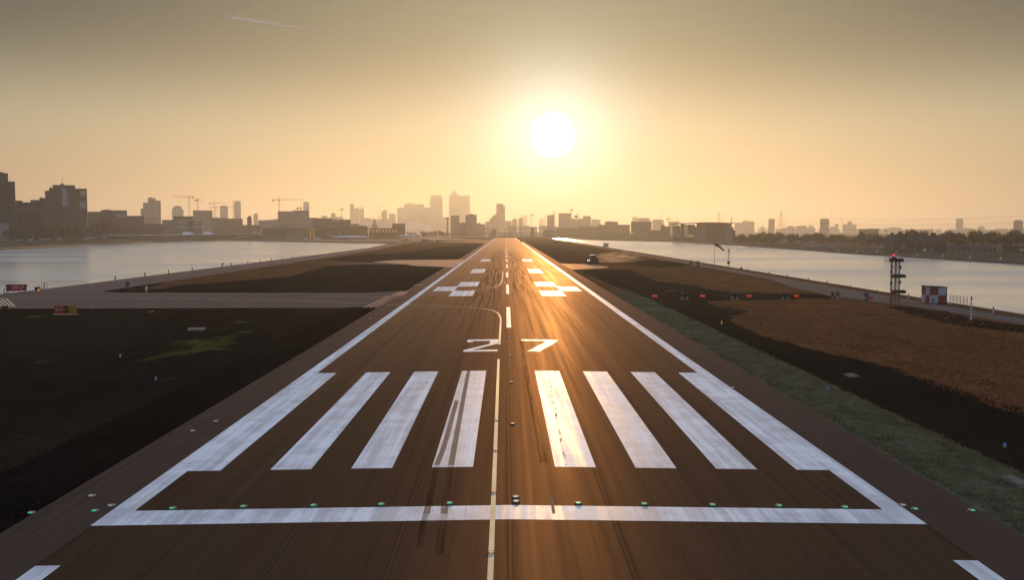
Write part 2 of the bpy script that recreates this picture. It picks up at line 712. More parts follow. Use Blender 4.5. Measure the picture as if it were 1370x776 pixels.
for q in ([(172, 486), (173, 482), (205, 478), (215, 462), (255, 455), (260, 452), (300, 449), (318, 448), (322, 456), (300, 466), (270, 472), (225, 480), (190, 484)],
          [(285, 467), (305, 465), (300, 471), (288, 472)], [(303, 430), (325, 427.5), (342, 429), (338, 434), (322, 433)],
          [(316, 443), (338, 440), (340, 446), (322, 446)], [(200, 508), (215, 505), (235, 506), (232, 509.5), (214, 509), (204, 510.5)],
          [(17, 425.5), (40, 422), (68, 420.5), (62, 423.5), (40, 425.6)], [(46, 485), (62, 482.5), (66, 485), (52, 488)],
          [(150, 395.5), (152, 392.8), (172, 392.6), (222, 393), (220, 395.5)], [(232, 393), (252, 392.7), (250, 394.6), (232, 395)],
          [(258, 393), (291, 392), (288, 394), (258, 394.5)], [(363, 392), (390, 389.6), (420, 389.8), (420, 391.5)],
          [(80, 425), (100, 422.8), (104, 425.5)], [(288, 426), (300, 424.6), (304, 428)],
          [(160, 388), (175, 384.5), (195, 386), (185, 389), (165, 390)]):
    moss[inside(PX(*q), XJ, YJ)] = 1
# right of the runway
gs = (XJ > 17) & (XJ < 22.2) & (Y < 190)
green[gs] = 1
green *= np.clip((215 - Y) / 90, 0, 1)
green[(X > 0) & (XJ < 22.5) & (Y >= 120)] = np.maximum(green[(X > 0) & (XJ < 22.5) & (Y >= 120)], 0.25)
dk = PX((784, 360.8), (846, 361), (853, 367), (880, 376.5), (914, 380), (950, 387), (976, 391), (1033, 393), (1101, 394), (1128, 399.3), (1071, 400.4), (1018, 401.7),
        (944, 402.6), (957, 409.5), (1003, 416), (982, 421.6), (976, 428), (995, 438.7), (1018, 448), (1052, 458.6), (1077, 466), (1200, 494), (1225, 503), (1370, 549), (1600, 640))
dk = dk + [(22.2, 10), (22.2, 150), (20.5, 200), (19.5, 260)]
dark[inside(dk, XJ, YJ)] = 1
dark[inside(PX((823, 351.5), (870, 348), (940, 352.6), (925, 356), (880, 358)), XJ, YJ)] = 0.75
dark[inside(PX((1184, 410), (1245, 411), (1310, 428), (1375, 436.5), (1375, 446), (1292, 438), (1238, 427)), XJ, YJ)] = 0.85
dark[inside([(18.5, 300), (30, 330), (34, 420), (38, 640), (19, 900)], XJ, YJ)] = 0.45
for q in ([(1130, 398.6), (1164, 402), (1177, 408.5), (1128, 409.5)], [(905, 354.5), (950, 355.5), (950, 359.5), (915, 360)], [(880, 354), (905, 356), (915, 359), (890, 358)]):
    moss[inside(PX(*q), XJ, YJ)] = 0.6


def soften(a, n=2):
    for _ in range(n):
        p = np.pad(a, 1, mode='edge')
        a = (p[1:-1, 1:-1] * 2 + p[:-2, 1:-1] + p[2:, 1:-1] + p[1:-1, :-2] + p[1:-1, 2:]) / 6
    return a


dark, green, moss, black = soften(dark), soften(green, 1), soften(moss, 1), soften(black, 1)
ZT = np.where(np.abs(X) < 18.6, -0.03, 0.0) + wobble(X.shape, 0.02)
ZT[np.abs(X) < 18.2] = -0.045
ZT[np.abs(X) > 65] = np.minimum(ZT[np.abs(X) > 65], 0)
NX, NY = len(xs), len(ys)
idx = np.arange(NX * NY).reshape(NY, NX)
gap = int(np.where(xs < 0)[0][-1])
cols_ok = [i for i in range(NX - 1) if i != gap]
quads = []
for i in cols_ok:
    a_ = idx[:-1, i]
    quads.append(np.stack([a_, idx[:-1, i + 1], idx[1:, i + 1], idx[1:, i]], 1))
quads = np.concatenate(quads)
me = bpy.data.meshes.new('airfield_turf')
me.from_pydata(np.stack([X.ravel(), Y.ravel(), ZT.ravel()], 1).tolist(), [], quads.tolist())
at = me.color_attributes.new('zone', 'FLOAT_COLOR', 'POINT')
at.data.foreach_set('color', np.stack([dark.ravel(), green.ravel(), moss.ravel(), black.ravel()], 1).astype(np.float32).ravel())
me.polygons.foreach_set('use_smooth', [True] * len(me.polygons))


def mat_turf():
    m, t, b = new_mat('airfield_turf')
    o = objco(t)
    a = t.node('ShaderNodeAttribute', attribute_name='zone')
    r, g, bl = t.sep(a.outputs['Color'])
    al = a.outputs['Alpha']
    nf = t.noise(o, 2.6, 5, 0.7, (1.0, 0.55, 1))
    nm = t.noise(o, 0.28, 4, 0.6, (1, 0.5, 1))
    nl = t.noise(o, 0.05, 3, 0.6, (1, 0.35, 1))
    nff = t.noise(o, 14.0, 3, 0.7)
    d = t.math('MULTIPLY', t.math('SUBTRACT', nf, 0.5), 0.9)
    dk = t.ramp(t.math('ADD', r, d), 0.32, 0.68)
    gr = t.ramp(t.math('ADD', g, d), 0.30, 0.75)
    ms = t.ramp(t.math('ADD', t.math('MULTIPLY', bl, 0.86), t.math('ADD', t.math('MULTIPLY', d, 1.5), t.math('ADD', t.math('MULTIPLY', t.math('SUBTRACT', nff, 0.5), 1.2), t.math('MULTIPLY', t.math('SUBTRACT', nm, 0.5), 2.4)))), 0.5, 1.0)
    bk = t.ramp(t.math('ADD', al, d), 0.32, 0.68)
    k = t.ramp(t.math('ADD', t.math('MULTIPLY', nm, 0.5), t.math('MULTIPLY', nf, 0.5)), 0.34, 0.66)
    straw = t.mix(k, (0.110, 0.046, 0.018), (0.265, 0.115, 0.048))
    straw = t.mix(t.ramp(nl, 0.35, 0.65, 0.0, 0.5), straw, (0.085, 0.052, 0.026))
    dark_turf = t.mix(k, (0.009, 0.0072, 0.0066), (0.021, 0.0165, 0.0145))
    dark_turf = t.mix(t.ramp(nl, 0.4, 0.7, 0.0, 0.5), dark_turf, (0.042, 0.031, 0.020))
    grass = t.mix(k, (0.060, 0.062, 0.036), (0.150, 0.150, 0.088))
    mossc = t.mix(k, (0.050, 0.052, 0.010), (0.105, 0.105, 0.018))
    black_turf = t.mix(k, (0.006, 0.005, 0.0045), (0.014, 0.011, 0.010))
    c = t.mix(dk, straw, dark_turf)
    c = t.mix(bk, c, black_turf)
    c = t.mix(gr, c, grass)
    c = t.mix(ms, c, mossc)
    c = t.mix(t.ramp(nff, 0.35, 0.65, 0.0, 0.6), c, t.mix(0.5, c, (0.0, 0.0, 0.0)))
    tuft = t.noise(o, 1.0, 4, 0.7, (1.6, 0.9, 1))
    c = t.mix(t.ramp(tuft, 0.42, 0.62, 0.55, 0.0), c, t.mix(0.6, c, (0.0, 0.0, 0.0)))
    setp(t, b, color=c, rough=0.95, spec=0.0)
    bump(t, b, t.math('ADD', t.math('MULTIPLY', nf, 0.7), t.math('MULTIPLY', nff, 0.3)), 0.7, 0.12)
    return m


M_TURF = mat_turf()
me.materials.append(M_TURF)
turf = bpy.data.objects.new('airfield_turf', me)
col.objects.link(turf)
struct(turf, 'dry brown and dark turf either side of the runway', 'turf')

# ---- runway, shoulders, taxiways, perimeter roads -----------------------------------
def strip(xr, yr, dz, q=None, mi=0):
    """sheet over the cambered runway between xr and yr"""
    q = q or MB()
    cuts = sorted({xr[0], xr[1], *[c for c in (-15, 0, 15) if xr[0] < c < xr[1]]})
    for a, c in zip(cuts, cuts[1:]):
        q.face([(a, yr[0], crown(a) + dz), (c, yr[0], crown(c) + dz), (c, yr[1], crown(c) + dz), (a, yr[1], crown(a) + dz)], mi)
    return q


END = 1500
q = MB()
for y0, y1 in ((-40, 60), (60, 200), (200, 600), (600, END)):
    strip((-15.0, 15.0), (y0, y1), 0.0, q)
struct(q.build('runway', M_RUNWAY, recalc=False), 'long dark grooved asphalt runway running to the far skyline', 'runway')
for s in (-1, 1):
    q = MB()
    for y0, y1 in ((-40, 60), (60, 200), (200, 600), (600, END)):
        a, c = sorted((15.0 * s, 17.8 * s))
        strip((a, c), (y0, y1), 0.0, q)
        # broken edge dropping into the turf
        e = 17.8 * s
        q.face([(e, y0, crown(e)), (e, y1, crown(e)), (e + 0.25 * s, y1, -0.12), (e + 0.25 * s, y0, -0.12)][::s])
    struct(q.build('runway_shoulder', M_SHOULDER, recalc=False), 'paler asphalt shoulder along the %s edge of the runway' % ('left' if s < 0 else 'right'), 'runway shoulder')


def flat(name, pts, z, mat, label, cat):
    q = MB()
    q.face([(x, y, z) for x, y in pts])
    o = q.build(name, mat, recalc=False)
    if o.data.polygons[0].normal.z < 0:
        o.data.flip_normals()
    return struct(o, label, cat)


Y_T1, Y_T2 = P(400, 411.8).y, P(300, 391.6).y
flat('taxiway', [(-18.0, Y_T1 + 1), (-24, Y_T1), (-84, Y_T1 - 2), (-84, Y_T2 + 4), (-71, Y_T2 + 3), (-66, Y_T2), (-24, Y_T2 - 1), (-18.0, Y_T2 + 4)], 0.028, M_TAXI,
     'grey taxiway crossing the turf from the left dock to the runway', 'taxiway')
flat('taxiway', PX((498, 350.4), (531, 348), (625, 347.2), (606, 357.9), (551.8, 355.5), (544, 353.7)), 0.026, M_CONC,
     'pale concrete taxiway stub on the left, tapering away from the runway', 'taxiway')
flat('taxiway', PX((430, 353.6), (452, 352.6), (500, 351.2), (544, 353.2), (545, 353.9), (480, 353.2)), 0.024, M_ROAD,
     'thin pale track trailing left from the concrete taxiway stub', 'track')
flat('taxiway', PX((588, 323.2), (652, 325.0), (652, 323.6), (600, 322.7)), 0.026, M_CONC,
     'narrow pale taxiway far down the left side of the runway', 'taxiway')
flat('taxiway', PX((560, 319.3), (656, 322.3), (656, 321.3), (575, 318.8)), 0.030, M_CONC,
     'last pale taxiway before the parked airliners', 'taxiway')
flat('pavement', PX((748, 352.6), (785, 353.8), (800, 355.0), (816, 357.6), (802, 359.0), (765, 361.0)), 0.026, M_CONC,
     'pale pointed concrete pad beside the runway below the tractor', 'pavement')
flat('apron', [(-98.4, 905), (-96, 830), (-60, 770), (-40, 1020), (-19, 1140), (-19, 2600), (-700, 2600), (-700, 1290), (-300, 1150)] , -0.03, M_TAXI,
     'grey aircraft apron beyond the left dock', 'apron')
flat('perimeter_road', [(-83.4, 60), (-70.5, 60), (-70.5, 200), (-71, 360), (-73, 560), (-80, 760), (-92, 860), (-97.5, 860), (-96, 810), (-85.3, 620), (-83.4, 420)], 0.022, M_ROAD,
     'grey perimeter road along the edge of the left dock', 'road')
flat('perimeter_road', [(62, 40), (62, 900), (62.5, 1500), (59.5, 1500), (58.2, 900), (57.6, 215), (53.4, 182), (52.6, 160), (55, 143), (57.5, 128), (58.4, 100), (58.4, 40)], 0.022, M_ROAD,
     'grey perimeter road along the edge of the right dock', 'road')

# ---- painted markings -------------------------------------------------------------
PZ = 0.004
Y0, Y1 = DIST(703), DIST(683.6)          # threshold bar
S0, S1 = DIST(630.5), DIST(499.5)          # piano keys


def mark(name, q, mat, label):
    return struct(q.build(name, mat, recalc=False), label, 'marking')


q = MB()
strip((-15.0, 15.0), (Y0, Y1), PZ, q)
mark('threshold_line', q, M_WHITE, 'broad white line across the near end of the runway')
for s in (-1, 1):
    q = MB()
    for y0, y1 in ((Y1, S0), (S1, 170), (170, 420), (420, END - 15)):
        a, c = sorted((14.1 * s, 15.0 * s))
        strip((a, c), (y0, y1), PZ, q)
    mark('side_line', q, M_WHITE, 'white side line along the %s edge of the runway' % ('left' if s < 0 else 'right'))
names = ['innermost', 'second', 'third', 'outermost, widest']
for s in (-1, 1):
    for k in range(4):
        i0 = 1.80 + 3.55 * k
        i1 = i0 + 1.80
        q = MB()
        a, c = sorted((i0 * s + .22, i1 * s + .22)) if k < 3 else sorted((12.66 * s, 15.0 * s))
        strip((a, c), (S0, S1), PZ, q)
        mark('threshold_stripe', q, M_WHITE, '%s white threshold stripe %s of the runway centre' % (names[k], 'left' if s < 0 else 'right'))

NB, NTp = DIST(473.2), DIST(456.8)


def digit(name, polys, x0, wid, label):
    q = MB()
    for pl in polys:
        q.face([(x0 + px * wid, NB + py * (NTp - NB), crown(x0 + px * wid) + PZ) for px, py in pl])
    return mark(name, q, M_WHITE, label)


digit('runway_number', [[(0, 0), (1, 0), (1, .13), (0, .13)], [(0, .13), (.27, .13), (1, .62), (1, .87), (.74, .87), (.74, .60)], [(.02, .87), (1, .87), (1, 1), (.02, 1)],
                        [(.02, .77), (.2, .77), (.2, .87), (.02, .87)]], -3.82, 2.98, 'white painted figure 2 on the runway beyond the threshold stripes')
digit('runway_number', [[(0, .86), (1, .86), (1, 1), (0, 1)], [(.10, 0), (.42, 0), (1, .86), (.70, .86)]], 1.33, 3.42, 'white painted figure 7 on the runway beyond the threshold stripes')

ds, de = DIST(441), DIST(413)
step = 57.0
k = 0
while ds + k * step < END - 60:
    q = MB()
    strip((-0.06, 0.44), (ds + k * step, de + k * step), PZ, q)
    mark('centre_dash', q, M_WHITE, 'white centre line dash' if k else 'nearest white centre line dash, just past the painted 27')
    k += 1
blocks = [(5.55, 9.5, 389.8, 397), (9.2, 13.1, 383.8, 390), (5.55, 9.45, 377.9, 384), (5.6, 9.2, 360.5, 365.8), (5.7, 9.1, 347.3, 350.2)]
bl = ['nearest of the white touchdown blocks', 'outermost of the white touchdown blocks', 'third of the white touchdown blocks', 'fourth white touchdown block', 'farthest white touchdown block']
for s in (-1, 1):
    for (xa, xb, vt, vb), lb in zip(blocks, bl):
        q = MB()
        ya, yb = DIST(vb), DIST(vt)
        n = 4
        xo = 0.1 * s
        xa, xb = xa + xo, xb + xo
        wd = (xb - xa) / n
        for i in range(n):      # four sprayed passes with hairline gaps
            a, c = sorted(((xa + i * wd + 0.03) * s, (xa + (i + 1) * wd - 0.03) * s))
            strip((a, c), (ya, yb), PZ, q)
        mark('touchdown_block', q, M_WHITE, lb + (' left' if s < 0 else ' right') + ' of the centre line')


def ribbon(name, pts, wid, mat, label, dz=0.008, smooth_n=0):
    """painted line of constant width following points on the runway"""
    pts = [Vector((p[0], p[1])) for p in pts]
    for _ in range(smooth_n):
        r = [pts[0]]
        for a, c in zip(pts, pts[1:]):
            r += [a.lerp(c, .25), a.lerp(c, .75)]
        pts = r + [pts[-1]]
    q = MB()
    L = []
    for i, p in enumerate(pts):
        d = (pts[min(i + 1, len(pts) - 1)] - pts[max(i - 1, 0)]).normalized()
        nn = Vector((-d.y, d.x)) * wid / 2
        L.append((p + nn, p - nn))

    def z(p):
        return (crown(p.x) if abs(p.x) < 18 else 0.03) + dz
    for (a, c), (e, g) in zip(L, L[1:]):
        q.face([(c.x, c.y, z(c)), (g.x, g.y, z(g)), (e.x, e.y, z(e)), (a.x, a.y, z(a))])
    o = q.build(name, mat, recalc=False)
    return struct(o, label, 'marking')


ribbon('taxi_line', [(-0.58, 8), (-0.62, 40), (-0.72, DIST(484))], 0.18, M_YELLOW, 'thin yellow guide line down the middle of the near runway', 0.010)
c1 = [(-0.72, DIST(464))] + PX((669.5, 440), (670.3, 426.5), (663.5, 418), (642, 413.7), (607.6, 411.4), (549.6, 408.5)) + [(-40, 152.5), (-82, 155)]
ribbon('taxi_line', c1, 0.2, M_YELLOW, 'yellow guide line curving left off the runway past the painted 2', 0.010, 3)
c2 = PX((672.7, 364), (672.3, 379), (664, 385.4), (633, 389.6), (590, 393.6), (540, 398)) + [(-30, 158.6)]
ribbon('taxi_line', c2, 0.2, M_YELLOW, 'yellow guide line curving in from the taxiway towards the far runway', 0.012, 3)
ribbon('taxi_edge_line', [(-22, Y_T1 + 0.7), (-52, Y_T1 + 0.35), (-80, Y_T1 - 1.2)], 0.45, M_CONC, 'pale kerb line along the near edge of the taxiway', 0.006)
# paving strips where the taxiway meets the runway
for i, (a, c, d) in enumerate(((0.0, 0.55, 0), (0.85, 1.25, 0), (1.6, 1.9, 0))):
    q = MB()
    q.face([(-18.9 + a - .9, Y_T1 - 0.2, .034), (-18.9 + c - .9, Y_T1 - 0.2, .034), (-18.9 + c - .4, Y_T2 - 9, .034), (-18.9 + a - .4, Y_T2 - 9, .034)])
    mark('edge_strip', q, M_CONC, ['outer', 'middle', 'inner'][i] + ' pale strip of paving where the taxiway meets the runway')
q = MB()
q.face([(-18.9, Y_T2 - 8.6, .034), (-17.0, Y_T2 - 8.6, .034), (-16.9, Y_T2 + 3, .034), (-18.6, Y_T2 + 3, .034)])
mark('edge_strip', q, M_CONC, 'pale paved panel at the far corner of the taxiway mouth')
pp = PX((553, 382.2), (563, 381.6), (567, 380.4), (556, 381.0))
q = MB()
q.face([(x, y, .012) for x, y in pp])
mark('edge_strip', q, M_CONC, 'small pale paved square beside the runway past the taxiway')
# hold hatching at the left
for i in range(4):
    q = MB()
    x0 = P(2 + i * 5.4, 410.5)
    x1 = P(-12 + i * 6.2, 399.5)
    q.face([(x0.x, x0.y, .034), (x0.x + .32, x0.y, .034), (x1.x + .32, x1.y, .034), (x1.x, x1.y, .034)])
    mark('hold_marking', q, M_YELLOW, 'yellow hatched hold line on the taxiway at the far left')
# worn threshold corner ticks nearer than the bar
for s in (-1, 1):
    q = MB()
    u = 44 if s < 0 else 1306
    a = P(u, 757)
    e0, e1 = (14.15, 14.95)
    aa, cc = sorted((e0 * s, e1 * s))
    strip((aa, cc), (12, DIST(756.5 if s < 0 else 752)), PZ, q)
    mark('side_line', q, M_WHITE, 'start of the white side line at the bottom %s corner' % ('left' if s < 0 else 'right'))

# tyre tracks
def track(pts, wid, label):
    ribbon('tyre_mark', pts, wid, M_TRACK, label, 0.013, 2)


m, t, b = new_mat('tyre_track')
o_ = objco(t)
n_ = t.noise(o_, 1.0, 4, 0.7, (5.0, 0.35, 1))
setp(t, b, color=t.mix(n_, (0.36, 0.19, 0.10), (0.55, 0.32, 0.19)), rough=0.62, alpha=t.ramp(n_, 0.25, 0.6, 0.4, 0.85), spec=0.0)
M_TRACK = m
m, t, b = new_mat('broken_scuff')
setp(t, b, color=(0.03, 0.02, 0.015), rough=0.7, spec=0.0, alpha=t.ramp(t.noise(objco(t), 1.0, 4, 0.75, (4.0, 0.9, 1)), 0.48, 0.62, 0.0, 0.7))
M_SCUFF = m
m, t, b = new_mat('tyre_track_dark')
o_ = objco(t)
n_ = t.noise(o_, 1.0, 4, 0.7, (4.0, 0.12, 1))
setp(t, b, color=(0.010, 0.008, 0.007), rough=0.6, alpha=t.ramp(n_, 0.3, 0.7, 0.04, 0.36), spec=0.0)
M_TRACKD = m
for nm, wd, on_paint, bare in (('inner', 0.27, [((627, 499.6), (623, 520), (604, 625), (603.4, 628)), ((595, 684), (594.2, 694))], [((603.4, 628.2), (599, 655), (595, 683.8)), ((594.2, 694.4), (590, 722), (587, 750))]),
                               ('outer', 0.25, [((611, 540), (603, 570), (595, 600), (584.5, 627.5)), ((573, 684), (570.6, 694))], [((584, 628.5), (579, 655), (573, 683.8)), ((570.6, 694.4), (566, 712), (562, 740))])):
    for k, p_ in enumerate(on_paint):
        ribbon('tyre_mark', PX(*p_), wd, M_TRACK, '%s brown tyre mark over the %s left of centre' % (nm, ('white stripe', 'threshold line')[k]), 0.013, 1)
    for k, p_ in enumerate(bare):
        ribbon('tyre_mark', PX(*p_), wd, M_TRACKD, '%s faint dark tyre mark %s the threshold line' % (nm, ('beyond', 'before')[k]), 0.013, 1)
ribbon('tyre_mark', PX((697, 458), (704, 500), (716, 560), (728, 625)), 0.36, M_TRACKD, 'dark skid mark left of the innermost right stripe', 0.013, 1)
ribbon('tyre_mark', PX((733, 502), (741, 545), (752, 600), (758, 628)), 0.12, M_SCUFF, 'dark broken scuff along the innermost right stripe', 0.014, 1)
ribbon('tyre_mark', PX((738, 674), (741, 694)), 0.12, M_TRACK, 'short brown mark across the threshold line right of centre', 0.013, 0)
# ================================================================== THE CITY IN THE HAZE
def facade(name, wall, glass, fw=3.4, fh=3.6, ww=0.6, wh=0.55, grough=0.25):
    if name in _simple:
        return _simple[name]
    m, t, b = new_mat(name)
    o = objco(t)
    x, y, z = t.sep(o)
    h = t.math('ADD', x, y)
    fx = t.math('FRACT', t.math('DIVIDE', h, fw))
    fz = t.math('FRACT', t.math('DIVIDE', z, fh))
    a = t.math('MULTIPLY', t.math('LESS_THAN', fx, ww), t.math('LESS_THAN', fz, wh))
    n = t.noise(o, 0.12, 3, 0.6)
    cell = t.node('ShaderNodeTexWhiteNoise', noise_dimensions='3D')
    cv = t.node('ShaderNodeCombineXYZ')
    t.put(cv.inputs[0], t.math('FLOOR', t.math('DIVIDE', h, fw)))
    t.put(cv.inputs[2], t.math('FLOOR', t.math('DIVIDE', z, fh)))
    t.link(cv.outputs[0], cell.inputs[0])
    g = t.mix(cell.outputs['Value'], tuple(v * 0.6 for v in glass), tuple(v * 1.5 for v in glass))
    wl = t.mix(t.ramp(n, 0.35, 0.65), tuple(v * 0.82 for v in wall), tuple(v * 1.12 for v in wall))
    setp(t, b, color=t.mix(a, wl, g), rough=t.math('SUBTRACT', 0.75, t.math('MULTIPLY', a, 0.75 - grough)), spec=0.4)
    _simple[name] = m
    return m


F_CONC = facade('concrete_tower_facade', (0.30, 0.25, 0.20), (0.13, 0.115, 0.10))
F_PALE = facade('pale_tower_facade', (0.55, 0.47, 0.38), (0.30, 0.27, 0.23))  # lightened to stand in for thicker haze over the far towers
F_GLASS = facade('glass_tower_facade', (0.50, 0.44, 0.36), (0.30, 0.27, 0.23), 1.8, 3.9, 0.8, 0.7, 0.18)  # haze put into this colour as well
F_BRICK = facade('brick_facade', (0.085, 0.062, 0.045), (0.05, 0.04, 0.034), 3.0, 3.2, 0.42, 0.5)
F_DARK = facade('dark_cladding_facade', (0.05, 0.042, 0.036), (0.034, 0.03, 0.028), 4.2, 3.8, 0.55, 0.45)
F_SLATE = facade('slate_clad_facade', (0.13, 0.13, 0.145), (0.06, 0.07, 0.085), 2.4, 3.6, 0.75, 0.55)
M_ROOFD = simple('dark_roofing', (0.075, 0.07, 0.068), 0.8)
M_ROOFP = simple('pale_sheet_roof', (0.62, 0.62, 0.63), 0.35, 0.1)
M_BRICK = simple('old_brick', (0.085, 0.058, 0.042), 0.85, var=0.3, scale=0.8)
M_SLATE = simple('roof_slate', (0.036, 0.029, 0.025), 0.9, var=0.3)
M_STEEL = simple('galvanised_steel', (0.32, 0.32, 0.33), 0.45, 0.5)
M_DSTEEL = simple('dark_grey_steel', (0.045, 0.047, 0.055), 0.5, 0.2)
M_CRANE = simple('crane_yellow', (0.42, 0.27, 0.06), 0.5)
M_CW = simple('concrete_counterweight', (0.16, 0.15, 0.14), 0.85)
M_GLASSD = simple('dark_glass', (0.03, 0.036, 0.042), 0.12, 0.0, 0.6)
M_PANEL = simple('pale_cladding_panel', (0.27, 0.25, 0.26), 0.6)
F_PAV = facade('pavilion_glazing', (0.24, 0.22, 0.20), (0.15, 0.14, 0.12), 1.6, 3.6, 0.8, 0.72, 0.3)


def angz(u):
    d = ray(u, 388)
    return math.atan2(d.x, d.y)


class Site:
    """a building plot at horizontal range r, its front turned to the runway"""
    def __init__(self, u, r, turn=0.0):
        self.az = angz(u)
        self.r = r
        self.loc = Vector((math.sin(self.az) * r, math.cos(self.az) * r, 0))
        self.rz = -self.az

    def x(self, u):
        return self.r * math.tan(angz(u) - self.az)

    def z(self, u, v):
        rr = self.r / math.cos(angz(u) - self.az)
        return A(u, v, rr).z


def bld(name, label, cat, r, boxes, depth, mat, parts=(), group=None, z0=-0.06):
    """boxes: (u0, u1, v_top) side by side -> the walls;  parts: (part name, u0, u1, v_top, v_bottom, proud, material)"""
    s = Site((min(b[0] for b in boxes) + max(b[1] for b in boxes)) / 2, r)
    q = MB()
    for i, b in enumerate(boxes):
        off = 0.5 * ((i * 7) % 3)
        zt = s.z((b[0] + b[1]) / 2, b[2])
        q.box(s.x(b[0]) + (0.02 if i else 0), s.x(b[1]), off, depth - off * 1.5, z0, zt)
    o = q.build(name, mat)
    o.location = s.loc
    o.rotation_euler = (0, 0, s.rz)
    tag(o, label, cat, group)
    for pt in parts:
        pn, u0, u1, vt, vb, proud, pm = pt
        q = MB()
        uc = (u0 + u1) / 2
        q.box(s.x(u0), s.x(u1), -proud, depth * 0.6 if proud <= 0 else 0.3 - 0.003, s.z(uc, vb), s.z(uc, vt))
        q.build(pn, pm, o)
    o['_site'] = 0
    del o['_site']
    return o, s


# ---- left: refinery and mills beyond the dock ---------------------------------------
def extra(o, name, q, mat):
    return q.build(name, mat, o)


o, s = bld('refinery_tower', 'dark stepped refinery tower at the left edge, tallest of the dockside blocks', 'building', 800,
           [(-14, 15, 231.2), (15.05, 24, 242.6)], 26, F_DARK, [('roof_plant', 1, 9, 230.0, 231.3, 0, M_ROOFD)])
bld('refinery_hall', 'dark low refinery range with a stepped roof beside the leftmost tower', 'building', 840,
    [(24.1, 33, 268.3), (33, 44, 270.6), (44, 56, 267.4), (56, 63.4, 265)], 30, F_DARK,
    [('roof_tank', 57, 60, 263.6, 265.1, 0, M_PANEL), ('wall_panel', 27, 64, 285, 278, 0.15, F_BRICK)])
o, s = bld('flour_mill', 'big dark mill block with pale cladding patches, left of the long low sheds', 'building', 950,
           [(63.5, 69, 255), (69, 74, 251.8), (74, 104, 247.4), (104, 119.4, 252.6)], 34, F_DARK,
           [('cladding_panel', 85.8, 92.5, 251.5, 276, 0.2, M_PANEL), ('cladding_panel', 92.9, 97.6, 256, 279, 0.14, F_SLATE),
            ('cladding_panel', 111.2, 117.8, 255, 262.6, 0.2, M_PANEL), ('cladding_panel', 110, 117.6, 269.5, 278.5, 0.2, M_PANEL),
            ('roof_plant', 84.5, 89, 245.6, 247.5, 0, M_ROOFD), ('roof_plant', 70.4, 72.6, 250, 251.9, 0, M_ROOFD),
            ('roof_edge', 103.6, 119.8, 252.2, 253.2, 0.5, M_ROOFD)])
q = MB()
q.bar((s.x(87), 6, s.z(87, 246)), (s.x(87), 6, s.z(87, 237.5)), 0.16)
extra(o, 'antenna', q, M_DSTEEL)
bld('warehouse', 'long low brown warehouse right of the big dark mill', 'building', 1160,
    [(119.6, 137, 283.2), (137, 172, 281.2), (172, 195, 288.6), (195, 222, 299.5)], 40, F_BRICK,
    [('roof_plant', 141, 150, 280.3, 281.3, 0, M_ROOFD), ('wall_panel', 158, 171, 286, 291, 0.15, M_PANEL)])
bld('storage_shed', 'small pale shed at the far left below the refinery', 'shed', 745, [(-10, 14.5, 298)], 14, M_PANEL,
    [('roof', -11, 15.2, 297.2, 298.1, 0.5, M_ROOFD)])
bld('storage_shed', 'long dim shed with a dark roof below the stepped refinery range', 'shed', 800, [(17, 47, 301)], 14, F_BRICK,
    [('roof', 16.3, 47.6, 300, 301.2, 0.5, M_ROOFD)])
bld('storage_shed', 'long brown shed between the trees below the low warehouse', 'shed', 1095, [(128, 206, 304)], 14, F_BRICK,
    [('roof', 127.5, 206.5, 303, 304.2, 0.5, M_ROOFD)])
bld('apartment_tower', 'pale stepped apartment tower standing alone right of the low warehouse', 'tower block', 2000,
    [(190.5, 193.7, 279), (193.7, 200.3, 271), (200.3, 210.8, 265), (210.8, 217.4, 268.2)], 30, F_CONC,
    [('roof_plant', 202, 206, 263.8, 265.1, 0, M_ROOFD), ('podium', 197, 208.6, 291, 309, 6, F_BRICK)])
bld('apartment_tower', 'short hazy tower with a rounded top left of the twin cranes', 'tower block', 2600,
    [(232, 234, 279), (234, 245.5, 276.2), (245.5, 247.5, 280)], 24, F_PALE, [('roof_plant', 236, 243, 275.3, 276.3, 0, M_PANEL)])
bld('office_block', 'square grey block behind the dark banded office on the left', 'building', 1700, [(260, 286, 282), (286, 290, 291)], 40, F_CONC,
    [('parapet', 259.6, 286.3, 281.4, 282.1, 0.5, M_ROOFD)])
bld('banded_office', 'dark blue office with pale window bands above the bright flat roof', 'building', 1300,
    [(218.6, 238, 294.2), (238.1, 271, 294.6)], 26, F_SLATE,
    [('upper_floor', 234, 260, 289.2, 294.3, 0, M_DSTEEL), ('window_band', 239.5, 252, 296, 299.5, 0.15, M_PANEL), ('window_band', 239.5, 252, 301.5, 306, 0.15, M_PANEL),
     ('window_band', 260.5, 270, 296.5, 299.5, 0.15, M_PANEL), ('window_band', 260.5, 270, 301.5, 305, 0.15, M_PANEL), ('stair_core', 253.2, 259.6, 295, 311, 0.6, M_DSTEEL)])
bld('apartment_tower', 'hazy square tower among the small cranes, left of the tallest slim slab', 'tower block', 3000, [(292.6, 296, 291), (296, 306.7, 275.8)], 26, F_PALE,
    [('roof_plant', 298, 304, 275, 275.9, 0, M_PANEL)])
bld('apartment_tower', 'tall slim slab tower, highest on the left half between its cranes', 'tower block', 3200, [(314.8, 324, 269.2)], 24, F_PALE,
    [('roof_plant', 317, 322, 268.6, 269.3, 0, M_PANEL)])
bld('apartment_tower', 'small hazy tower alone between the slim slab and the blank block', 'tower block', 3400, [(340.5, 346.6, 286)], 26, F_PALE,
    [('roof_plant', 342, 345, 285.5, 286.1, 0, M_PANEL)])
bld('terrace', 'low brown row of houses under the small cranes on the left', 'building', 1600, [(285, 305, 291.6), (305, 326, 292.4), (326, 350, 301)], 20, F_BRICK,
    [('chimney', 291, 292, 290.6, 291.7, 0, M_BRICK), ('chimney', 312, 313, 291.4, 292.5, 0, M_BRICK)])
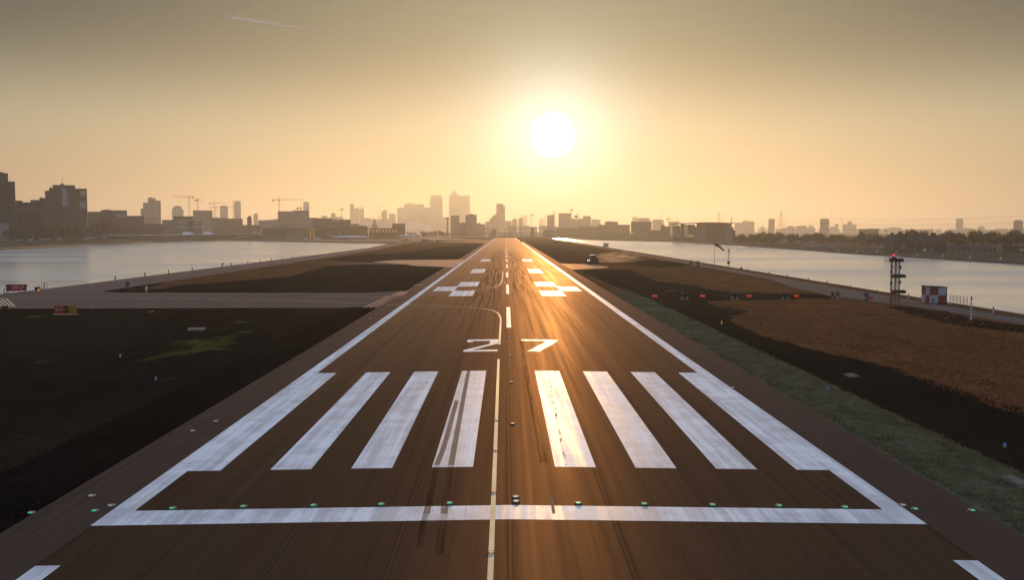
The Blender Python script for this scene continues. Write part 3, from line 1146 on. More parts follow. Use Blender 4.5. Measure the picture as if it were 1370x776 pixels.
o, s = bld('water_tower', 'little dark brick tower with a pointed cap left of the blank block', 'tower', 1400, [(332, 338, 292)], 8, M_BRICK)
q = MB()
x0, x1 = s.x(331.6), s.x(338.4)
zc = s.z(335, 292)
q.prism([(x0, zc), (x1, zc), (s.x(336.2), s.z(335, 288.4)), (s.x(334.6), s.z(335, 288.4))], -0.3, 8.3)
extra(o, 'roof', q, M_SLATE)
bld('terrace', 'low hazy row of roofs just left of the blank block', 'building', 1700, [(347, 358, 294.5), (358, 368, 294), (368, 373, 293.2)], 24, F_CONC,
    [('pale_wall_panel', 357.5, 364, 297, 300, 0.2, M_PANEL)])  # paler panel set on the wall
o, s = bld('blank_block', 'big blank grey warehouse block under the tall crane on the left', 'building', 1500, [(373, 394, 282.4), (394, 414.3, 281.8)], 45, F_CONC,
           [('parapet', 393.6, 414.6, 281.3, 281.9, 0.6, M_ROOFD), ('annex', 414.4, 425, 291.2, 305, 3, F_CONC)])
bld('apartment_tower', 'pale slim tower poking up behind the right end of the blank block', 'tower block', 3500, [(407, 415, 270.2)], 24, F_PALE,
    [('roof_plant', 408.5, 413, 269.6, 270.3, 0, M_PANEL)])
bld('terminal_office', 'long dark block with a pale panel for a lit gap above the airport terminal', 'building', 1380, [(420, 445, 292.4), (445.1, 453.5, 296), (453.6, 470, 293.6)], 28, F_DARK,
    [('pale_gap_panel', 445.6, 453, 293, 296.1, -0.5, M_PANEL), ('parapet', 419.6, 445.1, 291.8, 292.5, 0.4, M_ROOFD)])  # pale panel painted in where light fills the gap
bld('office_block', 'faint low stepped block below the short wide crane', 'building', 3500, [(431.5, 439, 288.6), (442, 444, 290.4), (444, 450, 285.2), (450, 460, 290)], 30, F_PALE,
    [('roof_plant', 445, 448, 284.6, 285.3, 0, M_PANEL)])
for k, (u0, u1, v, lb) in enumerate(((469, 474.8, 273.2, 'tallest round-topped tower of the faint trio left of the dome'),
                                     (475, 481.4, 279.2, 'middle tower of the faint trio left of the dome'),
                                     (481.6, 488, 279.4, 'right hand tower of the faint trio left of the dome'))):
    bld('riverside_tower', lb, 'tower block', 4500 + 40 * k, [(u0, u1, v)], 30, F_PALE, [('roof_crown', u0 + 1, u1 - 1.2, v - 0.9, v + 0.1, 0, M_PANEL)])
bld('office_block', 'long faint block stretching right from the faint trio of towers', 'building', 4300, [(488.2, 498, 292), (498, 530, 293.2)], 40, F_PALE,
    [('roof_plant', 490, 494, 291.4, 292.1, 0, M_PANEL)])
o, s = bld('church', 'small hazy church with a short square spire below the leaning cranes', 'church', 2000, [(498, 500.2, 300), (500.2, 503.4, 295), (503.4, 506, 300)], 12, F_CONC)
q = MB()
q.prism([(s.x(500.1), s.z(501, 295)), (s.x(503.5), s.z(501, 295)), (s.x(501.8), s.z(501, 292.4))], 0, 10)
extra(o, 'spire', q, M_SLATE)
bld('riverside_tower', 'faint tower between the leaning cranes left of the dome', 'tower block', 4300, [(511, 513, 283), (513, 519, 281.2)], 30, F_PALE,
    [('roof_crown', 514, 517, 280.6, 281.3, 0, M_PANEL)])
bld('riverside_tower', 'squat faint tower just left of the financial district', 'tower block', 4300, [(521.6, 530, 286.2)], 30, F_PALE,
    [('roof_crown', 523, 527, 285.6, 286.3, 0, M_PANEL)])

# ---- the financial district -------------------------------------------------------------
CWR = 5600
bld('bank_tower', 'stepped low glass tower at the left end of the financial district', 'skyscraper', CWR, [(532, 541, 278), (541.1, 543, 275)], 60, F_GLASS,
    [('roof_crown', 534, 539, 277.4, 278.1, 0, F_PALE)])
bld('bank_tower', 'broad glass slab with a slightly domed roof in the financial district', 'skyscraper', CWR + 30, [(541, 544.5, 273), (544.5, 554, 271.8), (554, 558.4, 272.8)], 70, F_GLASS,
    [('roof_crown', 547, 552, 271.3, 271.9, 0, F_PALE)])
bld('bank_tower', 'flat topped glass slab between the domed slab and the notched tower', 'skyscraper', CWR + 10, [(558.6, 568, 273.7)], 60, F_GLASS,
    [('roof_crown', 560, 567, 273.1, 273.8, 0, F_PALE)])
bld('bank_tower', 'lower glass slab tucked against the left side of the notched tower', 'skyscraper', CWR + 20, [(568.1, 576.4, 277.7)], 60, F_GLASS,
    [('roof_crown', 570, 574, 277.1, 277.8, 0, F_PALE)])
bld('bank_tower', 'tall notched glass tower left of the pyramid topped skyscraper', 'skyscraper', CWR - 60, [(575.8, 577.2, 266), (577.2, 591.2, 261.3), (591.2, 592.6, 266)], 60, F_GLASS,
    [('roof_crown', 577.4, 591, 260.9, 261.4, 0, F_PALE)])
o, s = bld('pyramid_skyscraper', 'tallest skyscraper on the skyline with a pyramid roof', 'skyscraper', CWR - 100, [(601.2, 615, 262.2)], 58, F_PALE)
q = MB()
zb = s.z(608, 262.2)
a0, a1 = s.x(601.2), s.x(615)
ap = ((a0 + a1) / 2, 29, s.z(608, 254.2))
cs = [(a0, 0, zb), (a1, 0, zb), (a1, 58, zb), (a0, 58, zb)]
for i in range(4):
    q.face([cs[i], cs[(i + 1) % 4], ap])
q.face(cs[::-1])
extra(o, 'pyramid_roof', q, F_PALE)
bld('bank_tower', 'tall flat topped slab joined to the right of the pyramid skyscraper', 'skyscraper', CWR + 20, [(613.6, 628.9, 261.8)], 60, F_GLASS,
    [('roof_crown', 616, 628.4, 261.3, 261.9, 0, F_PALE)])
bld('bank_tower', 'faint low block between the notched tower and the pyramid skyscraper', 'skyscraper', CWR + 80, [(592.8, 601.1, 290.6)], 60, F_GLASS,
    [('roof_crown', 594, 599, 290.1, 290.7, 0, F_PALE)])

# the white dome with its yellow masts
s = Site(555, 4600)
o = thing('arena_dome', 'pale shallow arena dome in the haze below the financial district', 'dome', s.loc, s.rz)
q = MB()
R_ = (s.x(579) - s.x(531)) / 2
hd = s.z(555, 297.0)
prof = [(R_ * math.cos(a), 4 + (hd - 4) * math.sin(a)) for a in [i * math.pi / 2 / 9 for i in range(9)]] + [(1.0, hd)]
q.lathe([(R_, 0)] + prof, 0, R_, 36)
q.build('dome_canopy', simple('dome_fabric', (0.46, 0.40, 0.32), 0.7), o, smooth=True)
for k in range(12):
    a = 2 * math.pi * k / 12
    q = MB()
    q.bar((math.cos(a) * R_ * 0.62, R_ + math.sin(a) * R_ * 0.62, 12), (math.cos(a) * R_ * 0.74, R_ + math.sin(a) * R_ * 0.74, hd + 22), 1.3, 5, 0.6)
    q.build('mast', M_CRANE, o)

# ---- middle: near blocks, bridges ----------------------------------------------------
bld('estate_block', 'dark square estate block, left of the near pair beyond the runway', 'building', 1900, [(603.2, 614.8, 288.7)], 30, F_CONC, [('parapet', 603, 615, 288.2, 288.8, 0.4, M_ROOFD)])
bld('estate_block', 'low link block between the near pair of estate blocks', 'building', 1920, [(614.9, 623, 298), ], 24, F_CONC, [('roof_plant', 617, 620, 297.4, 298.1, 0, M_ROOFD)])
bld('estate_block', 'dark taller estate block, right of the near pair beyond the runway', 'building', 1890, [(623, 627.5, 287.4), (627.5, 638, 287)], 30, F_CONC,
    [('roof_plant', 627.4, 633, 286, 287.1, 0, M_ROOFD)])
bld('estate_block', 'low dark block joined to the right of the near estate pair', 'building', 1910, [(638.1, 643, 298.6), (643, 649, 299.6)], 24, F_CONC, [('roof_plant', 640, 642, 298, 298.7, 0, M_ROOFD)])
bld('cargo_building', 'grey box building with a pale top edge behind the parked airliners', 'building', 1500, [(525, 542.6, 299.4)], 20, M_DSTEEL,
    [('roof_edge', 524.6, 543, 298.8, 299.5, 0.5, M_PANEL)])
s = Site(599, 1650)
o = thing('control_tower', 'slender dark control tower rising behind the trees left of the estate blocks', 'control tower', s.loc, s.rz)
q = MB()
q.lathe([(1.5, 0), (1.25, s.z(599, 294))], 0, 0, 10)
q.build('shaft', M_CW, o)
q = MB()
q.lathe([(1.3, s.z(599, 294)), (2.0, s.z(599, 293)), (2.0, s.z(599, 291.4)), (1.4, s.z(599, 291))], 0, 0, 10)
q.build('cab', M_GLASSD, o)
o, s = bld('stepped_tower', 'hazy tower with stepped shoulders standing beyond the end of the runway', 'tower block', 3500,
           [(649.5, 655, 296.2), (655, 658, 292), (658, 661, 289), (661, 664, 286.6), (664, 673.6, 273), (673.6, 675.8, 275.5), (675.8, 684.4, 295.4)], 40, F_CONC)
q = MB()
q.box(s.x(665), s.x(672.5), 4, 20, s.z(668, 273), s.z(668, 272.2))
extra(o, 'roof_plant', q, M_ROOFD)
bld('estate_tower', 'left one of two short hazy blocks right of the stepped tower', 'tower block', 3600, [(685, 692.2, 293.2)], 24, F_CONC, [('roof_plant', 687, 690, 292.2, 293.3, 0, M_ROOFD)])
bld('estate_tower', 'right one of two short hazy blocks right of the stepped tower', 'tower block', 3600, [(693.6, 699.2, 292.2)], 24, F_CONC, [('roof_plant', 695, 698, 291.6, 292.3, 0, M_ROOFD)])
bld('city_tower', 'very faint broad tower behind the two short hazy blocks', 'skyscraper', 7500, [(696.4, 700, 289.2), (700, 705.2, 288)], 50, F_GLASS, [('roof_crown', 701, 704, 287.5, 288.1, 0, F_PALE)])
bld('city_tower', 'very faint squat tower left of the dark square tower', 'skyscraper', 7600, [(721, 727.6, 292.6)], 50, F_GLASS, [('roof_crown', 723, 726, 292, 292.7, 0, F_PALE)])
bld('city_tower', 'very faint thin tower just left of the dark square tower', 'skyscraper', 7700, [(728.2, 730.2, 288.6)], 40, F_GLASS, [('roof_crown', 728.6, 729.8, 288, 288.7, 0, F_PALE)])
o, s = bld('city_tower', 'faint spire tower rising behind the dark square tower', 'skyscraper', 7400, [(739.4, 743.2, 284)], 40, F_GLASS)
q = MB()
q.bar(((s.x(740) + s.x(741.5)) / 2, 15, s.z(741, 284)), ((s.x(740) + s.x(741.5)) / 2, 15, s.z(741, 279.8)), 5, 6, 2)
extra(o, 'spire', q, F_PALE)
s = Site(773.4, 9000)
o = thing('glass_spire', 'faint tapering glass spire behind the rooftop silos', 'skyscraper', s.loc, s.rz)
q = MB()
q.bar((0, 0, 0), (0, 0, s.z(773, 283.2)), s.x(778) * 1.25, 4, 3)
q.build('spire_shaft', F_GLASS, o)
bld('square_tower', 'dark square tower with a notched roof right of the runway end', 'tower block', 2600, [(731.6, 741, 288.2)], 26, F_CONC,
    [('roof_plant', 732.4, 734, 287, 288.3, 0, M_ROOFD), ('roof_plant', 736, 740.4, 287.2, 288.3, 0, M_ROOFD)])
bld('grain_silo', 'big blank silo block under the wide-topped crane right of the square tower', 'building', 2800, [(746.8, 763.6, 285.6)], 40, F_CONC, [('parapet', 746.4, 764, 285, 285.7, 0.5, M_ROOFD)])
bld('grain_silo', 'stepped silo range right of the big blank silo block', 'building', 2810, [(763.8, 768, 292), (768, 772.6, 293.6), (772.6, 779, 292.4), (779, 790, 289.4)], 36, F_CONC,
    [('water_tank', 767.6, 773, 288, 290.6, 0, M_CW), ('tank_stem', 769.4, 771, 290.5, 293.7, 0, M_CW), ('roof_plant', 781, 788, 288.8, 289.5, 0, M_ROOFD)])
bld('office_block', 'pale hazy block right of the silo range', 'building', 3500, [(790.6, 803, 293.6)], 30, F_PALE, [('roof_plant', 793, 797, 293, 293.7, 0, M_PANEL)])
bld('exhibition_hall', 'long low dark hall with a painted roof glint beyond the right dock', 'building', 1900, [(744, 774, 305), (774, 800, 303), (800, 842, 301.4)], 40, F_DARK,
    [('roof_edge', 799.6, 842.4, 300.6, 301.5, 0.5, M_ROOFD), ('glint_panel', 779, 789, 300.4, 303.1, -3, M_ROOFP)])  # pale panel painted in as a glint on the roof
bld('office_block', 'dark plain block standing on the left part of the long low hall', 'building', 2000, [(808.6, 826, 296.4)], 26, F_DARK, [('roof_plant', 812, 818, 295.8, 296.5, 0, M_ROOFD)])
bld('office_block', 'faint block left of the curved crane, behind the paired offices', 'building', 4600, [(845, 853, 290.4)], 30, F_PALE, [('roof_plant', 847, 850, 289.8, 290.5, 0, M_PANEL)])
bld('office_block', 'pale block with a long rooftop storey behind the dark dockside office', 'building', 2800, [(853, 868.6, 292.2), (868.7, 871, 297)], 30, F_PALE, [('roof_plant', 855, 866, 291.6, 292.3, 0, M_PANEL)])
bld('dockside_office', 'dark dockside office with a flat roof left of the glass pavilion', 'building', 1650, [(843.4, 870.6, 297)], 30, F_DARK,
    [('roof_edge', 843, 871, 296.4, 297.1, 0.6, M_ROOFD), ('pale_sign', 842.4, 847.6, 311, 312.6, 0.3, M_ROOFP)])  # flat pale panel low on the front
bld('office_block', 'pale square block with the leaning crane on its roof', 'building', 3000, [(872, 887, 294)], 30, F_PALE, [('roof_plant', 874, 880, 293.4, 294.1, 0, M_PANEL)])
bld('office_block', 'low brown block just left of the glass pavilion', 'building', 1500, [(883.4, 889, 301.2), (889, 895.6, 302.8)], 22, F_BRICK, [('roof_plant', 884, 886, 300.4, 301.3, 0, M_ROOFD)])
bld('office_block', 'pale block with a flat cap behind the left end of the glass pavilion', 'building', 2600, [(893.6, 907, 297)], 26, F_PALE, [('roof_edge', 893.2, 907.4, 296.4, 297.1, 0.6, M_PANEL)])
bld('garden_hall', 'long dim low hall behind the dockside bushes', 'building', 1560, [(800, 842, 311), (862, 896, 308.8)], 18, F_BRICK, [('roof', 861.6, 896.4, 308, 308.9, 0.5, M_ROOFD)])

# road bridge over the end of the docks
def bridge(label, r, u0, u1, vt, vb, piers, extra_=None):
    s = Site((u0 + u1) / 2, r)
    o = thing('road_bridge', label, 'bridge', s.loc, s.rz)
    q = MB()
    q.box(s.x(u0), s.x(u1), -5, 5, s.z(700, vb), s.z(700, vt) - 0.9)
    q.build('deck', M_CW, o)
    for yy in (-5.2, 5.0):
        q = MB()
        n = int((s.x(u1) - s.x(u0)) / 4)
        q.box(s.x(u0), s.x(u1), yy, yy + 0.15, s.z(700, vt) - 0.25, s.z(700, vt))
        for i in range(n + 1):
            x = s.x(u0) + i * (s.x(u1) - s.x(u0) - 0.2) / n
            q.box(x, x + 0.2, yy, yy + 0.15, s.z(700, vt) - 0.9, s.z(700, vt) - 0.25)
        q.build('parapet', M_DSTEEL, o)
    for u in piers:
        q = MB()
        q.box(s.x(u) - 1.2, s.x(u) + 1.2, -3.5, 3.5, -1, s.z(700, vb))
        q.build('pier', M_CW, o)
    return o, s


bridge('low road bridge crossing beyond the end of the runway', 1720, 647, 778, 311.2, 312.6, (655, 676, 697.5, 712, 740, 758))
bridge('faint higher viaduct behind the low road bridge', 2600, 640, 748, 304.8, 305.8, (652, 675, 697, 711, 733))
bld('bridge_house', 'small pale bridge control house on the low road bridge', 'building', 1700, [(727, 743, 307.2)], 8, M_CW, [('roof', 726.4, 743.6, 306.2, 307.3, 0.6, M_ROOFP)])
bld('bridge_house', 'dim square hut hanging above the middle of the low bridge', 'building', 1760, [(709.5, 714.2, 304.6)], 6, M_CW, [('roof', 709.2, 714.6, 304.1, 304.7, 0.4, M_ROOFD)])
bld('rowing_pavilion', 'little humped roof below the viaduct left of the runway end', 'building', 1850, [(657, 659.4, 308.6), (659.4, 662, 306.6), (662, 664, 307.6)], 8, F_BRICK, [('roof_vent', 660, 661.4, 305.6, 306.7, 0, M_ROOFD)])

# ---- right: blocks beyond the trees -------------------------------------------------------
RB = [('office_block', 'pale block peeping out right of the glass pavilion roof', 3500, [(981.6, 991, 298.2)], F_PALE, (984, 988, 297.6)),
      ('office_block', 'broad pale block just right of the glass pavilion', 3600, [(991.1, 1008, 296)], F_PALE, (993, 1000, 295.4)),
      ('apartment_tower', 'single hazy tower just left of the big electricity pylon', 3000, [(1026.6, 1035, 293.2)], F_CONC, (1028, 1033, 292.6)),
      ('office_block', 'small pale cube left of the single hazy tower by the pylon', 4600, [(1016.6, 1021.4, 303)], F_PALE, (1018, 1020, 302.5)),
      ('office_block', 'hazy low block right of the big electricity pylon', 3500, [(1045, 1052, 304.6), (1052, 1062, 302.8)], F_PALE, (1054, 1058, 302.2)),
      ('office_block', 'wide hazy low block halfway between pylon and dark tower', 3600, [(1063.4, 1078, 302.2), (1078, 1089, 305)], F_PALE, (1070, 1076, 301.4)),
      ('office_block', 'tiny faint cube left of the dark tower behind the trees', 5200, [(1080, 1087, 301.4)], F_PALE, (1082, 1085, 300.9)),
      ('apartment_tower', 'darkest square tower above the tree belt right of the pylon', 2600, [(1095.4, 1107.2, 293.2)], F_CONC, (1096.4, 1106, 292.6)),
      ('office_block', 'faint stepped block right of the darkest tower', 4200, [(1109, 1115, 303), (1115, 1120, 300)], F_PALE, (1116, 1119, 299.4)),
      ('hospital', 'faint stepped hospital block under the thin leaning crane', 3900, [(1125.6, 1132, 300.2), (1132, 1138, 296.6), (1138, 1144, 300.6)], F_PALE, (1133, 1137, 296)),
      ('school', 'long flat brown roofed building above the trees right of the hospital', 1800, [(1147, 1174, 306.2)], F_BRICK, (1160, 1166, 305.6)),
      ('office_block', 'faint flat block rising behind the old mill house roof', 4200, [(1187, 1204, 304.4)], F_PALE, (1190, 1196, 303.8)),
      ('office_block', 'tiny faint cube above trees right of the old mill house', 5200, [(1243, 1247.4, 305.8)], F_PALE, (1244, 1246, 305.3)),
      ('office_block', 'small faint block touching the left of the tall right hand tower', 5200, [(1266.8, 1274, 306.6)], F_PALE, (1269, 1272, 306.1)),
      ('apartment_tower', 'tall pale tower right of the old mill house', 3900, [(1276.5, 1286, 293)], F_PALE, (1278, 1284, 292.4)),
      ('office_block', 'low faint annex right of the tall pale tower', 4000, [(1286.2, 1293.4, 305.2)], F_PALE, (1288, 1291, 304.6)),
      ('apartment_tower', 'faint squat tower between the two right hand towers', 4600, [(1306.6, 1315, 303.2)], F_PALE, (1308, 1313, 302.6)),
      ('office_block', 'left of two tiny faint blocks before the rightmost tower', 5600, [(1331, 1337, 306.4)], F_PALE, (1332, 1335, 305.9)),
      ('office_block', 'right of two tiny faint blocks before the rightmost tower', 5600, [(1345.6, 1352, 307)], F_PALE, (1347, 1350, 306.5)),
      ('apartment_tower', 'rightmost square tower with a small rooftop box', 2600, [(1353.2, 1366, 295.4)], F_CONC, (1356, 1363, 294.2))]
for nm, lb, r, bx, mt, (pu0, pu1, pv) in RB:
    v_ = min(b[2] for b in bx)
    bld(nm, lb, {'office_block': 'building', 'apartment_tower': 'tower block'}.get(nm, nm), r, bx, 24, mt, [('roof_plant', pu0, pu1, pv, v_ + 0.1, 0, M_ROOFD if mt is F_CONC else M_PANEL)])

# low town filling the horizon
lowb = random.Random(5)
for (ua, ub, ra, rb_, va, vb, lb, gp) in ((350, 470, 2300, 3200, 297, 301, 'low hazy block in the town behind the terminal', 'low blocks behind the terminal'),
                                          (640, 800, 2600, 3600, 301, 304, 'low hazy block beyond the road bridges', 'low blocks beyond the bridges'),
                                          (985, 1375, 4200, 6000, 305.2, 307.4, 'low faint block along the horizon above the tree belt', 'low blocks above the tree belt'),
                                          (195, 350, 1700, 2600, 298, 303, 'low dim block in the town left of the blank warehouse', 'low blocks on the left')):
    u = ua
    while u < ub:
        wd = lowb.uniform(6, 16)
        bld('low_block', lb, 'building', lowb.uniform(ra, rb_), [(u, min(u + wd, ub + 4), lowb.uniform(va, vb))], 20, lowb.choice((F_CONC, F_PALE, F_BRICK)), group=gp)
        u += wd + lowb.uniform(-2, 5)
# ================================================================== CRANES, PYLONS
def lattice(q, a, b, w, n, r, dirs=None):
    """square lattice beam between a and b"""
    a, b = Vector(a), Vector(b)
    d = (b - a).normalized()
    u = d.cross(Vector((0, 1, 0)))
    if u.length < 0.1:
        u = d.cross(Vector((1, 0, 0)))
    u.normalize()
    v = d.cross(u)
    cs = [(u + v) * w / 2, (v - u) * w / 2, -(u + v) * w / 2, (u - v) * w / 2]
    for c in cs:
        q.bar(a + c, b + c, r, 4, caps=False)
    for i in range(n):
        p0 = a.lerp(b, i / n)
        p1 = a.lerp(b, (i + 1) / n)
        for k in range(4):
            c0, c1 = cs[k], cs[(k + 1) % 4]
            if i % 2:
                c0, c1 = c1, c0
            q.bar(p0 + c0, p1 + c1, r * 0.7, 3, caps=False)


def crane(label, r, um, vtop, jl, jr, vj, vb=309.0, wide=1.0, cat='crane'):
    """hammerhead crane: mast at um; the jib runs from jl to jr at vj, the shorter side carries the ballast"""
    s = Site(um, r)
    o = thing('tower_crane', label, cat, s.loc, s.rz)
    zj, zt, z0 = s.z(um, vj), s.z(um, vtop), 0.0
    rr = 0.22 * wide * max(1.0, r / 2600)
    q = MB()
    lattice(q, (0, 0, z0), (0, 0, zj), 2.0 * wide, max(6, int(zj / 5)), rr)
    q.build('mast', M_CRANE, o)
    xl, xr = s.x(jl), s.x(jr)
    far, near = (xl, xr) if abs(xl) > abs(xr) else (xr, xl)
    q = MB()
    lattice(q, (0, 0, zj), (far, 0, zj + 0.02 * abs(far)), 1.5 * wide, max(5, int(abs(far) / 4)), rr * 0.8)
    q.build('jib', M_CRANE, o)
    q = MB()
    lattice(q, (0, 0, zj), (near, 0, zj), 1.4 * wide, 4, rr * 0.8)
    q.build('counter_jib', M_CRANE, o)
    sx = 1 if near > 0 else -1
    q = MB()
    q.box(min(near, near - sx * 4), max(near, near - sx * 4), -1.2, 1.2, zj - 2.6, zj + 0.9)
    q.build('counterweight', M_CW, o)
    q = MB()
    lattice(q, (0, 0, zj), (0, 0, zt), 1.0 * wide, 3, rr * 0.8)
    q.build('tower_head', M_CRANE, o)
    q = MB()
    q.bar((0, 0, zt), (far * 0.65, 0, zj + 0.8), 0.09 * wide * max(1, r / 3000), 3)
    q.bar((0, 0, zt), (near * 0.9, 0, zj + 0.8), 0.09 * wide * max(1, r / 3000), 3)
    q.build('tie_bar', M_DSTEEL, o)
    q = MB()
    q.box(-1.2, 1.2, -2.6, -1.0, zj - 2.8, zj - 0.3)
    q.build('cab', M_GLASSD, o)
    return o


def luffer(label, r, ub_, vb_, ut, vt, wide=1.0):
    """luffing crane: mast up to (ub, vb), its jib leaning up to (ut, vt)"""
    s = Site(ub_, r)
    o = thing('luffing_crane', label, 'crane', s.loc, s.rz)
    zj = s.z(ub_, vb_)
    rr = 0.22 * wide * max(1, r / 2600)
    q = MB()
    lattice(q, (0, 0, 0), (0, 0, zj), 1.9 * wide, max(6, int(zj / 5)), rr)
    q.build('mast', M_CRANE, o)
    tip = (s.x(ut), 0, s.z(ut, vt))
    q = MB()
    lattice(q, (0, 0, zj), tip, 1.3 * wide, max(5, int((tip[2] - zj) / 4)), rr * 0.75)
    q.build('jib', M_CRANE, o)
    sx = -1 if tip[0] > 0 else 1
    q = MB()
    q.box(min(sx * 5, 0), max(sx * 5, 0), -1.4, 1.4, zj - 1.2, zj + 1.6)
    q.build('machinery_deck', M_CW, o)
    return o


crane('tall yellow crane with a long jib pointing left above the banded office', 2200, 255.3, 261, 233, 261.5, 263.2)
crane('crane with a short jib just right of the tall left pointing crane', 2200, 266.6, 264, 262.4, 273, 267.4)
crane('small crane with a level jib left of the square hazy tower', 3000, 288.6, 270, 281.5, 303, 271.6)
crane('low small crane whose jib crosses in front of the square hazy tower', 2900, 290.6, 275.5, 283, 314, 277.4)
luffer('short crane standing against the left side of the slim slab tower', 3300, 313.6, 276, 313.2, 268.6)
crane('tallest crane on the left, above the blank block, long jib to the right', 2000, 375, 262.6, 366, 406.5, 267.2)
crane('lower crane rising behind the blank block beside the slim pale tower', 2000, 403.5, 275, 398, 420.5, 278.2)
crane('short wide headed crane between the terminal office and the faint trio', 3000, 457.8, 278.6, 454.4, 461, 279.8, wide=1.3)
crane('faint crane on the faint trio of towers', 4300, 485.3, 275, 481, 497, 276.6)
crane('faint level jibbed crane left of the dome', 4300, 508.5, 274.4, 504.6, 519, 276.2)
luffer('faint leaning crane nearest the faint trio of towers', 4200, 499.4, 290, 497.4, 278)
luffer('faint leaning crane left of the dome, its jib slanting left', 4200, 506.8, 290, 502.4, 278, 1.4)
luffer('faint leaning crane close to the squat tower left of the financial district', 4200, 521.4, 288, 519.6, 278, 1.2)
crane('tall hazy crane with a short top standing over the road bridge', 2800, 710.4, 286.6, 708, 712.8, 287.4, wide=1.0)
crane('crane with a wide flat head on the big blank silo block', 2850, 763.8, 279.4, 761.4, 766, 280.4, wide=1.4)
luffer('crane leaning right above the pale square block by the right dock', 3000, 882.6, 294, 889.2, 280)
crane('short hazy crane left of the glass pavilion', 2700, 893.6, 288.2, 890.4, 898, 293)
luffer('thin crane leaning left behind the glass pavilion roof', 3200, 908, 298, 904.6, 290.6, 0.8)
luffer('thin crane leaning right above the darkest tower on the right', 3000, 1107.8, 298, 1110.2, 280.4, 0.8)
luffer('thin crane leaning left above the faint hospital', 3600, 1126.2, 302, 1123.4, 285.6, 0.9)


def pylon(label, u, r, vt, arms, wmul=1.0):
    s = Site(u, r)
    o = thing('electricity_pylon', label, 'pylon', s.loc, s.rz)
    zt = s.z(u, vt)
    q = MB()
    wb, wm = 4.2 * wmul, 0.9 * wmul
    n = 9
    lv = [(zt * i / n, wb + (wm - wb) * min(1, (i / n) * 1.25)) for i in range(n + 1)]
    rr = 0.17 * wmul * r / 1700
    for (z0, w0), (z1, w1) in zip(lv, lv[1:]):
        for sx, sy in ((-1, -1), (1, -1), (1, 1), (-1, 1)):
            q.bar((sx * w0, sy * w0, z0), (sx * w1, sy * w1, z1), rr, 4, caps=False)
        for (ax, ay), (bx, by) in (((-1, -1), (1, -1)), ((1, -1), (1, 1)), ((1, 1), (-1, 1)), ((-1, 1), (-1, -1))):
            q.bar((ax * w0, ay * w0, z0), (bx * w1, by * w1, z1), rr * 0.6, 3, caps=False)
            q.bar((bx * w0, by * w0, z0), (ax * w1, ay * w1, z1), rr * 0.6, 3, caps=False)
    q.build('lattice_body', M_STEEL, o)
    tips = []
    for va, half in arms:
        z = s.z(u, va)
        hw = s.x(u + half)
        q = MB()
        for sx in (-1, 1):
            for sy in (-0.8, 0.8):
                q.bar((0, sy, z + 1.6), (sx * hw, 0, z), rr * 0.8, 3, caps=False)
                q.bar((0, sy, z - 0.4), (sx * hw, 0, z), rr * 0.8, 3, caps=False)
            q.bar((sx * hw, 0, z), (sx * hw, 0, z - 2.2), rr * 0.8, 4)
            tips.append((sx * hw, z - 2.2))
        q.build('cross_arm', M_STEEL, o)
    return o, s, tips


p1 = pylon('big electricity pylon standing above the trees on the right', 1043.2, 1700, 280, [(287.4, 6.4), (293.8, 7.4), (300.6, 5.6)])
p2 = pylon('smaller electricity pylon behind the glass pavilion', 961, 2200, 283.6, [(287, 4.4), (292.6, 5.6), (297.6, 4.0)])
pa = [Vector(A(1043.2, 309, 1700)), Vector(A(961, 309, 2200))]
pr = A(1560, 309, 1250)
for i in range(3):
    for sx in (0, 1):
        def tip(pl, k):
            o_, s_, tp = pl
            x, z = tp[i * 2 + k]
            c, n_ = math.cos(s_.rz), math.sin(s_.rz)
            return Vector((s_.loc.x + c * x, s_.loc.y + n_ * x, z))
        a_, b_ = tip(p1, sx), tip(p2, sx)
        e_ = Vector((pr.x + (8 if sx else -8), pr.y, a_.z + 1))
        q = MB()
        for (s0, s1, sag) in ((b_, a_, 7.0), (a_, e_, 9.0)):
            prev = None
            for k in range(17):
                f = k / 16
                p = s0.lerp(s1, f) - Vector((0, 0, sag * 4 * f * (1 - f)))
                if prev is not None:
                    q.bar(prev, p, 0.05, 3, caps=False)
                prev = p
        tag(q.build('power_line', M_DSTEEL, recalc=False), 'power cable slung between the pylons on the right', 'power line', 'power cables between the pylons')
# ================================================================== TREES
def mat_leaf(name, base):
    m, t, b = new_mat(name)
    o = objco(t)
    n = t.noise(o, 0.5, 3, 0.6)
    inf = t.node('ShaderNodeObjectInfo')
    c = t.mix(t.ramp(n, 0.35, 0.65), tuple(v * 0.6 for v in base), tuple(v * 1.35 for v in base))
    c = t.mix(t.math('MULTIPLY', inf.outputs['Random'], 0.5), c, (base[0] * 1.5, base[1] * 1.15, base[2]))
    setp(t, b, color=c, rough=0.8, spec=0.1)
    tr = t.node('ShaderNodeBsdfTranslucent')
    t.put(tr.inputs['Color'], c)
    mx = t.node('ShaderNodeMixShader')
    mx.inputs[0].default_value = 0.3
    t.link(b.outputs[0], mx.inputs[1])
    t.link(tr.outputs[0], mx.inputs[2])
    t.link(mx.outputs[0], t.n['Material Output'].inputs['Surface'])
    return m


M_LEAF = mat_leaf('spring_leaves', (0.095, 0.080, 0.028))
M_LEAFD = mat_leaf('dull_leaves', (0.085, 0.066, 0.032))
M_BARK = simple('bark', (0.06, 0.045, 0.035), 0.9)


